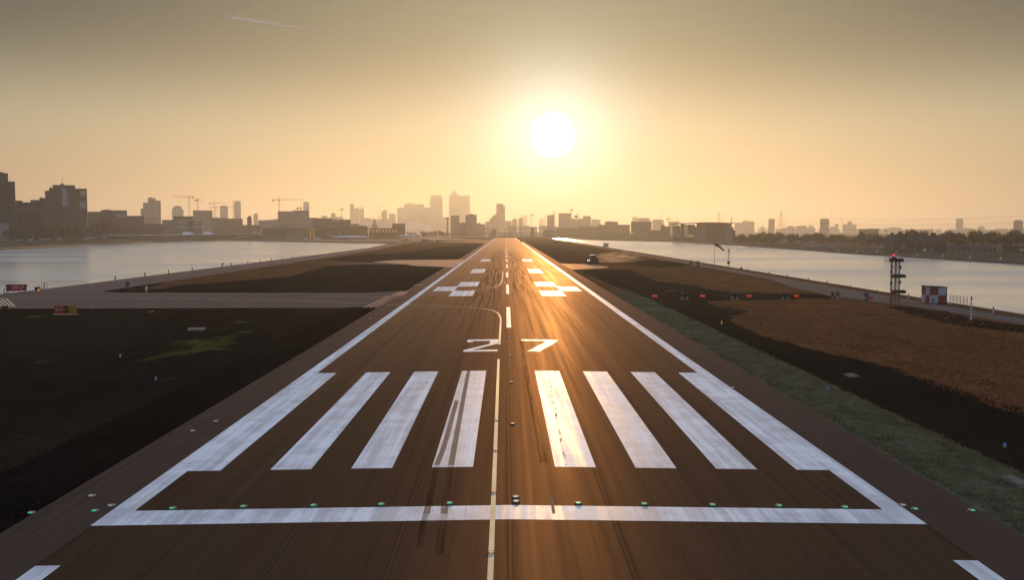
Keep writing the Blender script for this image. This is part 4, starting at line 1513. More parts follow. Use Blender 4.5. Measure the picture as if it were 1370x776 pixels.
def tree_proto(name, seed, h, wid, nleaf, lsize, mat, label, cat, trunk=0.28):
    r = random.Random(seed)
    o = thing(name, label, cat)
    q = MB()
    q.bar((0, 0, -0.3), (0, 0, h * 0.5), 0.028 * h, 6, 0.014 * h)
    cl = []
    for k in range(9):
        a = r.uniform(0, 6.28)
        z0 = h * r.uniform(trunk, 0.5)
        e = Vector((math.cos(a) * wid * r.uniform(.25, .8), math.sin(a) * wid * r.uniform(.25, .8), h * r.uniform(.45, .86)))
        q.bar((0, 0, z0), e, 0.012 * h, 4, 0.004 * h)
        cl.append((e, wid * r.uniform(.30, .52)))
    cl.append((Vector((r.uniform(-.2, .2) * wid, 0, h * .82)), wid * .42))
    q.build('trunk', M_BARK, o)
    q = MB()
    for i in range(nleaf):
        c, rad = r.choice(cl)
        d = Vector((r.gauss(0, 1), r.gauss(0, 1), r.gauss(0, .85)))
        d = d.normalized() * rad * (r.random() ** 0.45)
        p = c + d
        if p.z < h * trunk * 0.7:
            continue
        n = Vector((r.gauss(0, 1), r.gauss(0, 1), r.gauss(0, 1))).normalized()
        u = n.orthogonal().normalized()
        w = n.cross(u)
        s = lsize * r.uniform(.6, 1.4)
        q.face([p + u * s, p + w * s * .8, p - u * s, p - w * s * .8])
    q.build('crown', mat, o, recalc=False)
    return o


def bank_r(u):
    k = [(v, math.hypot(p.x, p.y)) for (v, _), p in zip(far_px[4:], far_s[4:])][::-1]
    if u <= k[0][0]:
        return k[0][1] + (u - k[0][0]) * 1.2
    for (a, ra), (b, rb) in zip(k, k[1:]):
        if a <= u <= b:
            return ra + (rb - ra) * (u - a) / (b - a)
    return k[-1][1]


TP = [tree_proto('tree', 11, 11, 5.2, 620, 0.55, M_LEAF, 'x', 'tree'), tree_proto('tree', 12, 9, 5.6, 620, 0.55, M_LEAFD, 'x', 'tree', 0.15),
      tree_proto('tree', 13, 12.5, 4.6, 620, 0.55, M_LEAF, 'x', 'tree'), tree_proto('tree', 14, 7, 5.0, 520, 0.5, M_LEAFD, 'x', 'tree', 0.08)]
used_tp = set()
tr_ = random.Random(77)


def put_tree(k, u, r, scale, label, group, z=0.0):
    az = angz(u)
    loc = (math.sin(az) * r, math.cos(az) * r, z)
    if k not in used_tp:
        used_tp.add(k)
        o = TP[k]
        o.location = loc
        o.rotation_euler = (0, 0, tr_.uniform(0, 6.28))
        o.scale = (scale,) * 3
        o['label'], o['group'] = label, group
        return o
    return dup(TP[k], loc, tr_.uniform(0, 6.28), label, group, scale)


# belt of trees behind the right dock
u = 986.0
while u < 1385:
    for row in range(2):
        r = (780, 900)[row] + tr_.uniform(-35, 35) - (u - 986) * 0.12
        k = tr_.choice((0, 1, 1, 2, 3))
        put_tree(k, u + tr_.uniform(-3, 3) + row * 4, r, tr_.uniform(.55, .86), 'olive green tree in the long belt behind the right dock', 'trees in the belt behind the right dock')
    u += tr_.uniform(6.2, 9.0)
for (u, r, sc_, k) in ((1222, 640, 1.25, 0), (1236, 660, 1.1, 2), (1259, 650, 1.2, 1), (1270, 640, 1.15, 0), (1283, 640, 1.1, 1), (1300, 620, 1.15, 2), (1322, 610, 1.15, 0), (1341, 600, 1.1, 1), (1358, 600, 1.15, 2), (1374, 590, 1.2, 0), (1172, 640, 1.0, 1), (1160, 650, .95, 3)):
    put_tree(k, u, r, sc_ * .82, 'taller rounded tree around the old mill house on the right', 'taller trees around the old mill house')
for (u, r, sc_) in ((870, 1380, .9), (877, 1400, 1.0), (884, 1390, .85), (890, 1380, .95), (836, 1500, .9), (846, 1500, .85), (829, 1520, .8)):
    put_tree(tr_.choice((1, 3, 0)), u, r, sc_, 'hazy bush beside the dockside offices on the right bank', 'bushes beside the dockside offices')
for (u, r, sc_) in ((567, 1500, 1.05), (572, 1490, .95), (578, 1530, .8), (583, 1500, .9), (589, 1540, 1.0), (594, 1520, .8), (550, 1560, .75), (557, 1560, .7), (600, 1560, .75)):
    put_tree(tr_.choice((0, 2, 1)), u, r, sc_, 'hazy tree in the clump beyond the parked airliners', 'trees beyond the parked airliners')
for (u, r, sc_) in ((16, 690, .85), (24, 690, .8), (33, 680, .7), (55, 690, 1.1), (64, 700, 1.25), (72, 690, 1.3), (80, 690, 1.35), (89, 690, 1.25), (97, 700, 1.1), (106, 700, 1.0), (124, 720, 1.15), (133, 720, 1.2), (143, 730, 1.25), (152, 730, 1.1), (46, 670, .6), (75, 665, .7), (186, 780, .7), (198, 790, .75), (208, 800, .6)):
    put_tree(tr_.choice((1, 3, 1)), u, bank_r(u) + 34 + (r % 50) * .5, sc_ * (1 + u / 500), 'dull brown tree on the left bank below the mills', 'trees on the left bank', 3.6)

# ================================================================== LEFT BANK: embankment, cars, station roof
nb = [(p.x, p.y) for p in far_s[4:]]           # far bank of the left dock, going left
q = MB()
pts = [Vector((x, y, 0)) for x, y in nb] + [Vector((-318, 500, 0)), Vector((-312, 200, 0))]
prof = [(0.05, -1.4), (0.1, 0.6), (5, 1.6), (12, 3.6), (60, 4.4), (90, 0.0)]
rows = []
for i, p in enumerate(pts):
    d = (pts[min(i + 1, len(pts) - 1)] - pts[max(i - 1, 0)]).normalized()
    n = Vector((d.y, -d.x, 0))
    if n.x > 0:
        n = -n
    rows.append([p + n * a + Vector((0, 0, z)) for a, z in prof])
for a, b_ in zip(rows, rows[1:]):
    for k in range(len(prof) - 1):
        q.face([a[k], a[k + 1], b_[k + 1], b_[k]], 0 if k < 1 else 1)
o = q.build('embankment', [M_QUAY, M_FARGROUND], recalc=True)
struct(o, 'low grassy embankment with a quay edge along the far side of the left dock', 'embankment')


def paint(name, c):
    return simple(name, c, 0.3, 0.0, 0.5, 0.05)


CARP = [('white', paint('white_car_paint', (0.7, 0.7, 0.72))), ('silver', paint('silver_car_paint', (0.4, 0.41, 0.43))), ('dark', paint('dark_car_paint', (0.03, 0.03, 0.035))), ('red', paint('red_car_paint', (0.3, 0.03, 0.025)))]
M_TYRER = simple('tyre', (0.02, 0.02, 0.02), 0.9)
M_LAMP = emis('car_lamp', (1.0, 0.85, 0.6), 1.2)


def car_proto(cname, mat):
    o = thing('parked_car', 'x', 'car')
    q = MB()
    L, W = 4.4, 1.76
    q.prism([(-2.2, .28), (2.2, .28), (2.22, .7), (2.1, .84), (1.1, .93), (-1.9, .98), (-2.2, .8)], -W / 2, W / 2)
    q.build('body', mat, o, bevel=0.05)
    q = MB()
    q.prism([(-1.75, .96), (1.15, .90), (0.35, 1.42), (-1.2, 1.46)], -W / 2 + .12, W / 2 - .12)
    q.build('windows', M_GLASSD, o)
    q = MB()
    q.box(-1.25, 0.42, -W / 2 + .14, W / 2 - .14, 1.43, 1.50)
    q.build('roof', mat, o)
    for x in (-1.35, 1.35):
        for y in (-.8, .8):
            q = MB()
            q.lathe([(.32, y - .1), (.33, y), (.32, y + .1)], 0, 0, 10)
            for i, v in enumerate(q.v):
                q.v[i] = (v[0] + x, v[2], v[1] + .32)
            q.build('wheel', M_TYRER, o)
    return o


cprot = {}
cr = random.Random(9)
cols = [1, 2, 0, 2, 1, 1, 2, 0, 2, 3, 1, 2, 0, 1, 2, 1]
for i in range(16):
    u = 27 + i * 7.6 + cr.uniform(-1, 1)
    if 100 < u < 112:
        continue
    r = bank_r(u) + 20 + cr.uniform(-2, 2)
    cn, cm = CARP[cols[i]]
    az = angz(u)
    loc = (math.sin(az) * r, math.cos(az) * r, 3.9)
    lb = cn + ' car in the row along the left bank'
    rz = -az + cr.choice((0, math.pi)) + cr.uniform(-.1, .5)
    if cn not in cprot:
        o = car_proto(cn, cm)
        o.location, o.rotation_euler = loc, (0, 0, rz)
        o['label'], o['group'] = lb, cn + ' cars parked along the left bank'
        cprot[cn] = o
    else:
        dup(cprot[cn], loc, rz, lb, cn + ' cars parked along the left bank')
# long bright flat roof (station), parallel to the bank
pa_ = A(151, 315, 985)
pb_ = A(353, 312.6, 1410)
dv_ = pb_ - pa_
L_ = math.hypot(dv_.x, dv_.y)
o = thing('station_canopy', 'long bright flat station roof along the far bank of the left dock', 'station', (pa_.x, pa_.y, 0), math.atan2(dv_.y, dv_.x))
zs = 6.6
q = MB()
q.box(0, L_, 0, 11, zs - 0.4, zs)
q.build('roof', M_ROOFP, o)
q = MB()
q.box(2, L_ - 2, 8, 8.3, 0, zs - 0.41)
q.build('rear_wall', M_DSTEEL, o)
for i in range(26):
    x = 4 + i * (L_ - 8) / 25
    q = MB()
    q.bar((x, 1, 0), (x, 1, zs - 0.41), 0.16, 6)
    q.build('column', M_DSTEEL, o)
for f in (.43, .57):
    q = MB()
    x = L_ * f
    q.prism([(x - 8, zs + .02), (x + 7, zs + .02), (x + 3, zs + 2.0), (x - 1, zs + 2.8), (x - 6, zs + 2.9)], 1, 9)
    q.build('curved_canopy', M_ROOFP, o)
bld('station_house', 'small grey hut at the right end of the bright station roof', 'building', 1440, [(336, 352, 311.2), (339, 342.6, 308)], 6, M_STEEL, [('roof', 335.6, 352.4, 310.8, 311.3, 0.5, M_ROOFP)])

# ================================================================== TERMINAL, PIER, AIRLINERS
M_TROOF = simple('blue_grey_roof', (0.12, 0.13, 0.18), 0.4, 0.3)
M_GLOW = emis('warm_surface_glow', (0.7, 0.42, 0.18), 0.12)  # glow put into columns, soffit and arches, which are no lamps
s = Site(420, 1235)
o = thing('airport_terminal', 'long airport terminal with blue grey flying roofs beyond the left dock', 'terminal', s.loc, s.rz)


def tbox(name, u0, u1, vt, vb, y0, y1, mat):
    q = MB()
    q.box(s.x(u0), s.x(u1), y0, y1, -0.06 if vb > 316 else s.z((u0 + u1) / 2, vb), s.z((u0 + u1) / 2, vt))
    return q.build(name, mat, o)


tbox('upper_roof', 375, 470, 300.2, 301.6, 6, 40, M_TROOF)
tbox('lower_roof', 351, 434, 304.6, 305.8, -6, 30, M_TROOF)
tbox('lower_roof', 434.2, 482, 302.4, 303.8, 2, 34, M_TROOF)
tbox('wall', 384, 411, 305.9, 318.8, -2, 20, F_SLATE)
tbox('wall', 352, 383.8, 306, 318.4, 2, 22, M_DSTEEL)
tbox('wall', 418.6, 481, 303.9, 318.8, 6, 30, F_DARK)
tbox('terminal_hall', 411.2, 418.4, 306.4, 318, 4, 20, M_DSTEEL)
for u in (415.4, 419.6):
    tbox('glow_column', u, u + 1.6, 306.2, 316.8, -1, 0.4, M_GLOW)
tbox('glow_soffit', 412.5, 427, 305.85, 306.6, -2.6, -2.2, M_GLOW)
tbox('service_block', 471, 481, 299.2, 302.3, 8, 20, M_STEEL)
tbox('window_band', 422, 444, 305, 307, 5.6, 5.9, M_GLASSD)
tbox('window_band', 446, 468, 305, 307, 5.6, 5.9, M_GLASSD)
o2, s2 = bld('terminal_annex', 'dark annex with a curved roof right of the terminal roofs', 'building', 1300, [(478, 492.6, 303.6)], 18, F_DARK)
q = MB()
x0, x1 = s2.x(477.6), s2.x(493)
zc = s2.z(485, 303.6)
q.prism([(x0, zc), (x1, zc), (x1 - 2.4, zc + 1.5), (x0 + 4, zc + 2.2), (x0, zc + 1.9)], -0.6, 18.6)
extra(o2, 'roof', q, M_TROOF)
s = Site(514, 1310)
o = thing('boarding_pier', 'low boarding pier with a row of arched bays made to glow behind the airliners', 'pier', s.loc, s.rz)
q = MB()
q.box(s.x(494), s.x(535), 0, 12, 0, s.z(514, 305.6))
q.build('wall', M_BRICK, o)
q = MB()
q.box(s.x(493.6), s.x(535.4), -0.8, 12.8, s.z(514, 305.6) + .02, s.z(514, 305.6) + 0.5)
q.build('roof', M_TROOF, o)
for i in range(9):
    u = 496 + i * 4.3
    q = MB()
    x = s.x(u)
    zt = s.z(514, 306.4)
    zb = s.z(514, 310.2)
    arc = [(x + 1.5 * math.cos(a), zb + (zt - zb) * math.sin(a)) for a in [k * math.pi / 6 for k in range(7)]]
    q.prism([(x + 1.5, zb - .2)] + arc + [(x - 1.5, zb - .2)], -0.12, -0.003)
    q.build('arched_bay', M_GLOW, o)
for i in range(7):
    u = 495 + i * 5.6
    q = MB()
    q.box(s.x(u), s.x(u + 3.6), -0.1, -0.004, s.z(514, 315.4), s.z(514, 312.4))
    q.build('lower_bay', M_GLASSD, o)

M_FUS = simple('airliner_white', (0.62, 0.64, 0.68), 0.3, 0, 0.5, 0.06)
M_FUSD = simple('airliner_navy', (0.03, 0.05, 0.13), 0.3, 0, 0.5, 0.05)
M_FINR = simple('fin_red', (0.42, 0.03, 0.03), 0.4)
M_FINO = simple('fin_orange', (0.5, 0.2, 0.06), 0.4)
M_FINS = simple('fin_slate', (0.10, 0.11, 0.15), 0.4)


def airliner(label, finmat, tip=None):
    """twin jet, nose towards +x, origin under the wing"""
    o = thing('airliner', label, 'airliner')
    R = 1.5
    q = MB()
    q.lathe([(0.15, -18), (0.55, -15.5), (1.05, -12), (1.45, -8), (R, -5), (R, 12), (1.42, 14.2), (1.15, 16), (0.7, 17.4), (0.12, 18)], 0, 0, 16, axis='X', oz=2.9)
    q.build('fuselage', M_FUS, o, smooth=True)
    for sy in (-1, 1):
        q = MB()
        pl = [(3.5, sy * 1.2), (-2.6, sy * 1.2), (-6.2, sy * 13.6), (-4.6, sy * 13.6)]
        i = len(q.v)
        q.v += [(x, y, 2.3 + abs(y) * .08 + dz) for dz in (-.12, .12) for x, y in pl]
        q.f += [(0, 1, 2, 3), (7, 6, 5, 4), (0, 4, 5, 1), (1, 5, 6, 2), (2, 6, 7, 3), (3, 7, 4, 0)]
        q.mi += [0] * 6
        q.build('wing', M_FUS, o)
        q = MB()
        q.lathe([(.62, -1.6), (.85, -.6), (.88, 1.0), (.72, 1.6)], sy * 4.4, 0, 12, axis='X', oz=1.75)
        e = q.build('engine', M_FINS, o, smooth=True)
        e.location.x = 1.0
        q = MB()
        q.v += [(x, y, 3.6 + abs(y) * .08 + dz) for dz in (-.07, .07) for x, y in [(-14, sy * .5), (-16.8, sy * .5), (-17.8, sy * 5.6), (-16.6, sy * 5.6)]]
        q.f += [(0, 1, 2, 3), (7, 6, 5, 4), (0, 4, 5, 1), (1, 5, 6, 2), (2, 6, 7, 3), (3, 7, 4, 0)]
        q.mi += [0] * 6
        q.build('tailplane', M_FUS, o)
        q = MB()
        q.bar((-1.0, sy * 2.9, .5), (-1.0, sy * 2.9, 2.2), .14, 6)
        q.lathe([(.45, -.2), (.5, 0), (.45, .2)], 0, 0, 10, axis='X', oz=0)
        for k in range(len(q.v) - 30, len(q.v)):
            v = q.v[k]
            q.v[k] = (v[1] - 1.0, v[0] + sy * 2.9, v[2] + .5)
        q.build('main_gear', M_DSTEEL, o)
    q = MB()
    q.prism([(-12.6, 4.1), (-16.9, 3.7), (-18.2, 9.6), (-16.2, 9.6), (-14.6, 6.0)], -.16, .16)
    fin = q.build('tail_fin', finmat, o)
    if tip:
        q = MB()
        q.prism([(-15.2, 6.4), (-17.3, 5.4), (-17.7, 7.2), (-15.8, 7.4)], -.2, .2)
        q.build('fin_flash', tip, fin)
    q = MB()
    q.bar((13.4, 0, .4), (13.4, 0, 1.8), .12, 6)
    q.build('nose_gear', M_DSTEEL, o)
    q = MB()
    for sy in (-1, 1):
        q.face([(16.6, sy * .5, 3.55), (15.5, sy * 1.02, 3.7), (15.3, sy * .85, 4.05), (16.2, sy * .42, 3.98)])
    q.build('cockpit_window', M_GLASSD, o, recalc=False)
    for sy in (-1, 1):
        q = MB()
        for k in range(22):
            x = 12.0 - k * .9
            yy = math.sqrt(R * R - .45 ** 2) * sy * 1.012
            q.face([(x, yy, 3.2), (x + .4, yy, 3.2), (x + .4, yy, 3.55), (x, yy, 3.55)])
        q.build('cabin_windows', M_GLASSD, o, recalc=False)
    return o


def at(u, r, z=0):
    a = angz(u)
    return Vector((math.sin(a) * r, math.cos(a) * r, z))


a1_ = airliner('nearest airliner by the left dock, red and navy tail with a white flash', M_FINR, M_FUSD)
a1_.location = at(464, 1200)
a1_.rotation_euler = (0, 0, -angz(464) + 0.05)
a1_.scale = (1.08,) * 3
a2_ = airliner('airliner behind the nearest one, plain red tail', M_FINR)
a2_.location = at(473, 1225)
a2_.rotation_euler = (0, 0, -angz(473) - .12)
fins = [(535, 1480, M_FINS, 'slate tailed airliner, leftmost of the far row on the apron', .0),
        (545, 1560, M_FINO, 'orange tailed airliner, second in the far row on the apron', .12)]
a3_ = airliner(fins[0][3], M_FINS)
a3_.location, a3_.rotation_euler = at(535, 1480), (0, 0, -angz(535) + .0)
a4_ = airliner(fins[1][3], M_FINO)
a4_.location, a4_.rotation_euler = at(543.5, 1540), (0, 0, -angz(545) + .1)
for i, (u, r) in enumerate(((552, 1620), (559, 1700), (567, 1790), (576, 1890), (586, 2000))):
    dup(a3_, at(u, r), -angz(u) + .08, ['third airliner in the far row, nose right', 'fourth airliner in the far row on the apron', 'fifth airliner in the far row on the apron',
                                         'sixth airliner in the far row on the apron', 'last and farthest airliner in the row on the apron'][i])

# ground vehicles on the apron
def van(label, loc, rz, mat, L=5.2, h=2.3, name='service_van', cat='van'):
    o = thing(name, label, cat, loc, rz)
    q = MB()
    q.prism([(-L / 2, .4), (L / 2, .4), (L / 2, 1.1), (L / 2 - .7, 1.3), (L / 2 - 1.3, h), (-L / 2, h)], -1, 1)
    q.build('body', mat, o, bevel=.05)
    q = MB()
    q.prism([(L / 2 - .62, 1.36), (L / 2 - .56, 1.36), (L / 2 - 1.12, h - .12), (L / 2 - 1.2, h - .12)], -.85, .85)
    q.build('windscreen', M_GLASSD, o)
    for x in (-L / 2 + .9, L / 2 - .9):
        for y in (-.9, .9):
            q = MB()
            q.lathe([(.36, y - .12), (.38, y), (.36, y + .12)], 0, 0, 10)
            q.v = [(a + x, c, b_ + .38) for a, b_, c in q.v]
            q.build('wheel', M_TYRER, o)
    return o


M_BLUEV = paint('blue_van_paint', (0.05, 0.08, 0.2))
M_YELV = paint('yellow_vehicle_paint', (0.5, 0.3, 0.04))
M_REDV = paint('red_vehicle_paint', (0.4, 0.05, 0.04))
M_WHITEV = paint('white_vehicle_paint', (0.65, 0.65, 0.66))
van('dark blue van, left of the pair on the apron edge', at(567, 985), .4, M_BLUEV, 5.4, 2.6)
van('lighter blue van, right of the pair on the apron edge', at(572.4, 1005), .2, simple('pale_blue_paint', (0.16, 0.2, 0.36), 0.35), 4.6, 2.4)
van('yellow apron truck left of the two blue vans', at(544.6, 985), .1, M_YELV, 5.2, 2.8, 'apron_truck', 'truck')
van('small red baggage tractor at the tip of the left dock', at(538.6, 985), .3, M_REDV, 3.4, 1.6, 'baggage_tractor', 'tractor')
van('white van standing alone right of the blue vans', at(580, 990), 1.2, M_WHITEV, 4.4, 2.1)
for i, (u, r) in enumerate(((594, 1500), (598.6, 1510), (603.5, 1520), (608.5, 1530), (649, 1560), (694.5, 1600), (701, 1605), (717.5, 1590), (722, 1592))):
    v_ = van(['first white van in the far line right of the airliners', 'second white van in the far line right of the airliners', 'third white van in the far line right of the airliners',
              'fourth white van in the far line right of the airliners', 'white van under the left end of the low bridge', 'white van under the middle of the low bridge, left one',
              'white van under the middle of the low bridge, right one', 'white van under the right part of the low bridge, left one', 'white van under the right part of the low bridge, right one'][i],
             at(u, r), .1 * i, M_WHITEV, 5.6, 2.2)
# lamps on the apron edge left
for i, u in enumerate((423.4, 427, 409.6)):
    van(['white van parked left under the terminal', 'second white van parked under the terminal columns', 'white van at the left foot of the terminal wall'][i], at(u, 1200), .5 * i, M_WHITEV, 5, 2.2)
# approach light masts at the far end
for i in range(11):
    u = 622.5 + i * 2.45
    o = thing('approach_light', 'slim white approach light mast in the row beyond the runway', 'approach light', at(u, 1560), 0, 'approach light masts beyond the runway')
    q = MB()
    q.bar((0, 0, 0), (0, 0, 5.0), .32, 6, .26)
    q.build('mast', M_PANEL, o)
    q = MB()
    q.box(-.7, .7, -.1, .1, 5.0, 5.25)
    q.build('light_bar', M_PANEL, o)
q = MB()
q.slab([(p.x, p.y) for p in (P(514, 323.9, -1.0), P(528.5, 323.9, -1.0), P(527.5, 325.6, -1.0), P(515, 325.6, -1.0))], -1.6, -.55)
tag(q.build('pontoon', M_DSTEEL), 'dark floating pontoon at the tip of the left dock', 'pontoon')

# ================================================================== GLASS PAVILION AND MILL HOUSE (right bank)
s = Site(940, 1110)
o = thing('glass_pavilion', 'modern office with a thin oversailing roof on the right dockside', 'building', s.loc, s.rz)


def gbox(name, u0, u1, vt, vb, y0, y1, mat):
    q = MB()
    q.box(s.x(u0), s.x(u1), y0, y1, -0.06 if vb > 316 else s.z((u0 + u1) / 2, vb), s.z((u0 + u1) / 2, vt))
    return q.build(name, mat, o)


q = MB()
zr = lambda u, v: s.z(u, v)
q.prism([(s.x(897), zr(897, 299.6)), (s.x(941), zr(941, 298.6)), (s.x(981.5), zr(981, 298.4)), (s.x(981.5), zr(981, 297.9)), (s.x(944), zr(944, 297.2)), (s.x(897), zr(897, 299.2))], -7, 26)
q.build('roof', M_ROOFD, o)
gbox('glass_wing', 898.6, 908.6, 302.2, 317.5, 3, 22, F_PAV)
gbox('stair_core', 909.4, 914.8, 299.6, 321.4, -1, 18, M_DSTEEL)
gbox('core_panel', 915.6, 917.8, 300, 318.6, 1.5, 16, M_PANEL)
gbox('glass_wing', 918.4, 928.4, 300.4, 314.4, 3, 22, F_PAV)
gbox('podium', 899, 928, 317.6, 321, 1, 20, F_DARK)
gbox('edge_column', 928.6, 930.6, 303, 321, -1.5, 18, M_DSTEEL)
gbox('side_panel', 930.8, 943, 298.9, 320.2, -1, 22, simple('grey_cladding', (0.16, 0.155, 0.16), 0.6))
gbox('office_floors', 943.1, 967.4, 298.8, 320.2, -.4, 22, F_DARK)
for i in range(5):
    vv = 302.2 + i * 3.7
    gbox('window_band', 944.4, 966, vv, vv + 1.5, -.7, -.42, M_GLASSD)
gbox('side_panel', 967.6, 977.6, 298.8, 319.8, -1.2, 22, simple('grey_cladding', (0.16, 0.155, 0.16), 0.6))
gbox('plant_tower', 977.8, 980.4, 304, 320.6, 3, 16, M_DSTEEL)
gbox('plant_tower', 980.5, 982.8, 308, 320.6, 5, 16, M_DSTEEL)
gbox('base_wall', 931, 978, 320.3, 322.4, 2, 20, M_DSTEEL)
q = MB()
q.bar((s.x(977.8), 8, s.z(977, 298)), (s.x(977.8), 8, s.z(977, 289.6)), .32, 6)
q.build('roof_mast', M_DSTEEL, o)
# moored launch boats at the quay
for i, u in enumerate((838, 845)):
    p = P(u, 319.6, -1.2)
    o = thing('moored_boat', ['left of two small white boats at the far right quay', 'right of two small white boats at the far right quay'][i], 'boat', (p.x, p.y, -1.2), .4 + .2 * i)
    q = MB()
    q.prism([(-4, .1), (3.4, .1), (4.6, 1.0), (-4, .8)], -1.2, 1.2)
    q.build('hull', M_WHITEV, o)
    q = MB()
    q.prism([(-2.4, .8), (1.6, .85), (.9, 2.0), (-2.2, 2.0)], -.9, .9)
    q.build('cabin', M_PANEL, o)

s = Site(1224, 520)
o = thing('mill_house', 'long dark brick mill house with hipped roofs and chimneys on the right bank', 'house', s.loc, s.rz)
X_ = s.x
Z_ = lambda v: s.z(1224, v)
zb0 = -0.06
q = MB()
q.box(X_(1181), X_(1213), 0, 11, zb0, Z_(322.4))
q.box(X_(1213) + .02, X_(1265), .6, 11.6, zb0, Z_(323.6))
q.build('wall', M_BRICK, o)
q = MB()
e0 = Z_(322.4) + .004
q.v += [(X_(1180.4), -.5, e0), (X_(1224), -.5, e0), (X_(1224), 11.5, e0), (X_(1180.4), 11.5, e0), (X_(1184.5), 5.5, Z_(314.2)), (X_(1224), 5.5, Z_(314.2))]
q.f += [(0, 1, 5, 4), (2, 3, 4, 5), (3, 0, 4), (1, 2, 5)]
q.mi += [0] * 4
q.build('roof', M_SLATE, o)
q = MB()
e1 = Z_(323.6) + .004
q.v += [(X_(1213), .1, e1), (X_(1266), .1, e1), (X_(1266), 12.1, e1), (X_(1213), 12.1, e1), (X_(1219), 6.1, Z_(314.8)), (X_(1250), 6.1, Z_(314.8))]
q.f += [(0, 1, 5, 4), (2, 3, 4, 5), (3, 0, 4), (1, 2, 5)]
q.mi += [0] * 4
q.build('roof', M_SLATE, o)
for u0, u1, vt in ((1189.4, 1192.8, 311.8), (1208.4, 1212.4, 311.8), (1223.8, 1227.2, 312.2), (1235, 1238.6, 312.2), (1243, 1249.8, 312)):
    q = MB()
    q.box(X_(u0), X_(u1), 4.2, 6.6, Z_(320), Z_(vt))
    q.box(X_(u0) - .12, X_(u1) + .12, 4.08, 6.72, Z_(vt) + .003, Z_(vt) + .25)
    q.build('chimney', M_BRICK, o)
q = MB()
q.box(X_(1198), X_(1206.6), -.5, 4, Z_(322.3), Z_(311.4))
q.build('turret', M_BRICK, o)
q = MB()
q.prism([(X_(1199.4), Z_(311.3)), (X_(1205.2), Z_(311.3)), (X_(1202.2), Z_(308.8))], -.4, 3.9)
q.build('turret_roof', M_SLATE, o)
M_WINP = simple('pale_window', (0.2, 0.185, 0.175), 0.5)
for u in (1183.6, 1186.4, 1189.4, 1192, 1204.6, 1207.2, 1210):
    q = MB()
    q.box(X_(u), X_(u + 1.1), -.12, -.003, Z_(333.6), Z_(323.8))
    q.build('window', M_WINP, o)
for u, v0, v1, m_ in ((1216, 325, 328.4, M_WINP), (1224, 325, 328.4, M_WINP), (1231.6, 325, 328.4, M_WINP), (1221, 332, 335, M_WINP)):
    q = MB()
    q.box(X_(u), X_(u + 2.2), .45, .597, Z_(v1), Z_(v0))
    q.build('window', m_, o)
q = MB()
q.box(X_(1213.2), X_(1265.6), .3, .597, Z_(323.9), Z_(323.3))
q.build('eaves_board', M_STEEL, o)
for u, cl in ((1234, M_WHITEV), (1243.6, simple('blue_door', (0.12, 0.2, 0.42), 0.5))):
    q = MB()
    q.box(X_(u), X_(u + 3.2), .35, .597, Z_(336.4), Z_(332.6))
    q.build('door', cl, o)
# slanting white boards along the right bank
for i, (u, v) in enumerate(((1121, 337.6), (1146, 338.4), (1172, 338.8), (1198, 339.6), (1227, 342.6), (1260, 344.4), (1296.5, 347), (1337.5, 349.4))):
    p = P(u, v, 0)
    o = thing('bank_marker', 'small slanting white marker board on the far right bank', 'marker', (p.x, p.y, 0), -.4, 'white marker boards on the right bank')
    q = MB()
    q.bar((-.25, 0, -.2), (.05, 0, .7), .06, 5)
    q.build('post', M_STEEL, o)
    q = MB()
    q.prism([(0, .55), (.34, .55), (.62, 1.35), (.28, 1.35)], -.04, .04)
    q.build('board', M_WHITEV, o)
# far quay posts, sheds and lamp posts on the right bank
for i, (u, v, vt) in enumerate(((1312, 330, 310.5), (1316.5, 330, 313), (1361, 331, 309.8), (1222, 336, 0), (1184, 332, 309))):
    if not vt:
        continue
    p = P(u, v, 0)
    hh = A(u, vt, math.hypot(p.x, p.y)).z
    o = thing('street_lamp', ['slim lamp post left of a pair on the right bank', 'shorter lamp post, right of the pair on the right bank', 'tall lamp post at the far right bank end', '', 'lamp post rising left of the mill house'][i], 'street lamp', (p.x, p.y, 0))
    q = MB()
    q.bar((0, 0, 0), (0, 0, hh), .11, 6, .07)
    q.build('post', M_DSTEEL, o)
    q = MB()
    q.box(-.9, .9, -.16, .16, hh, hh + .35)
    q.build('lamp_head', M_DSTEEL, o)
bld('boat_shed', 'long low blue grey shed right of the mill house', 'shed', 560, [(1268, 1330, 328.6)], 9, F_SLATE, [('roof', 1267.6, 1330.4, 327.8, 328.7, .3, M_TROOF)])
bld('boat_shed', 'low brown shed with a pale lorry side at the far right bank', 'shed', 540, [(1340, 1372, 330.4)], 9, M_BRICK, [('roof', 1339.6, 1372.4, 329.6, 330.5, .3, M_SLATE), ('side_panel', 1362, 1368, 332, 336, .1, M_PANEL)])
for i, u in enumerate((1079, 1086, 1094, 1110, 1176)):
    van(['first white van parked below the tree belt', 'second white van parked below the tree belt', 'third white van parked below the tree belt', 'fourth white van parked below the tree belt', 'white van parked just left of the mill house'][i],
        at(u, 690 - i * 20), -.4 + .1 * i, M_PANEL, 4.6, 2.0)
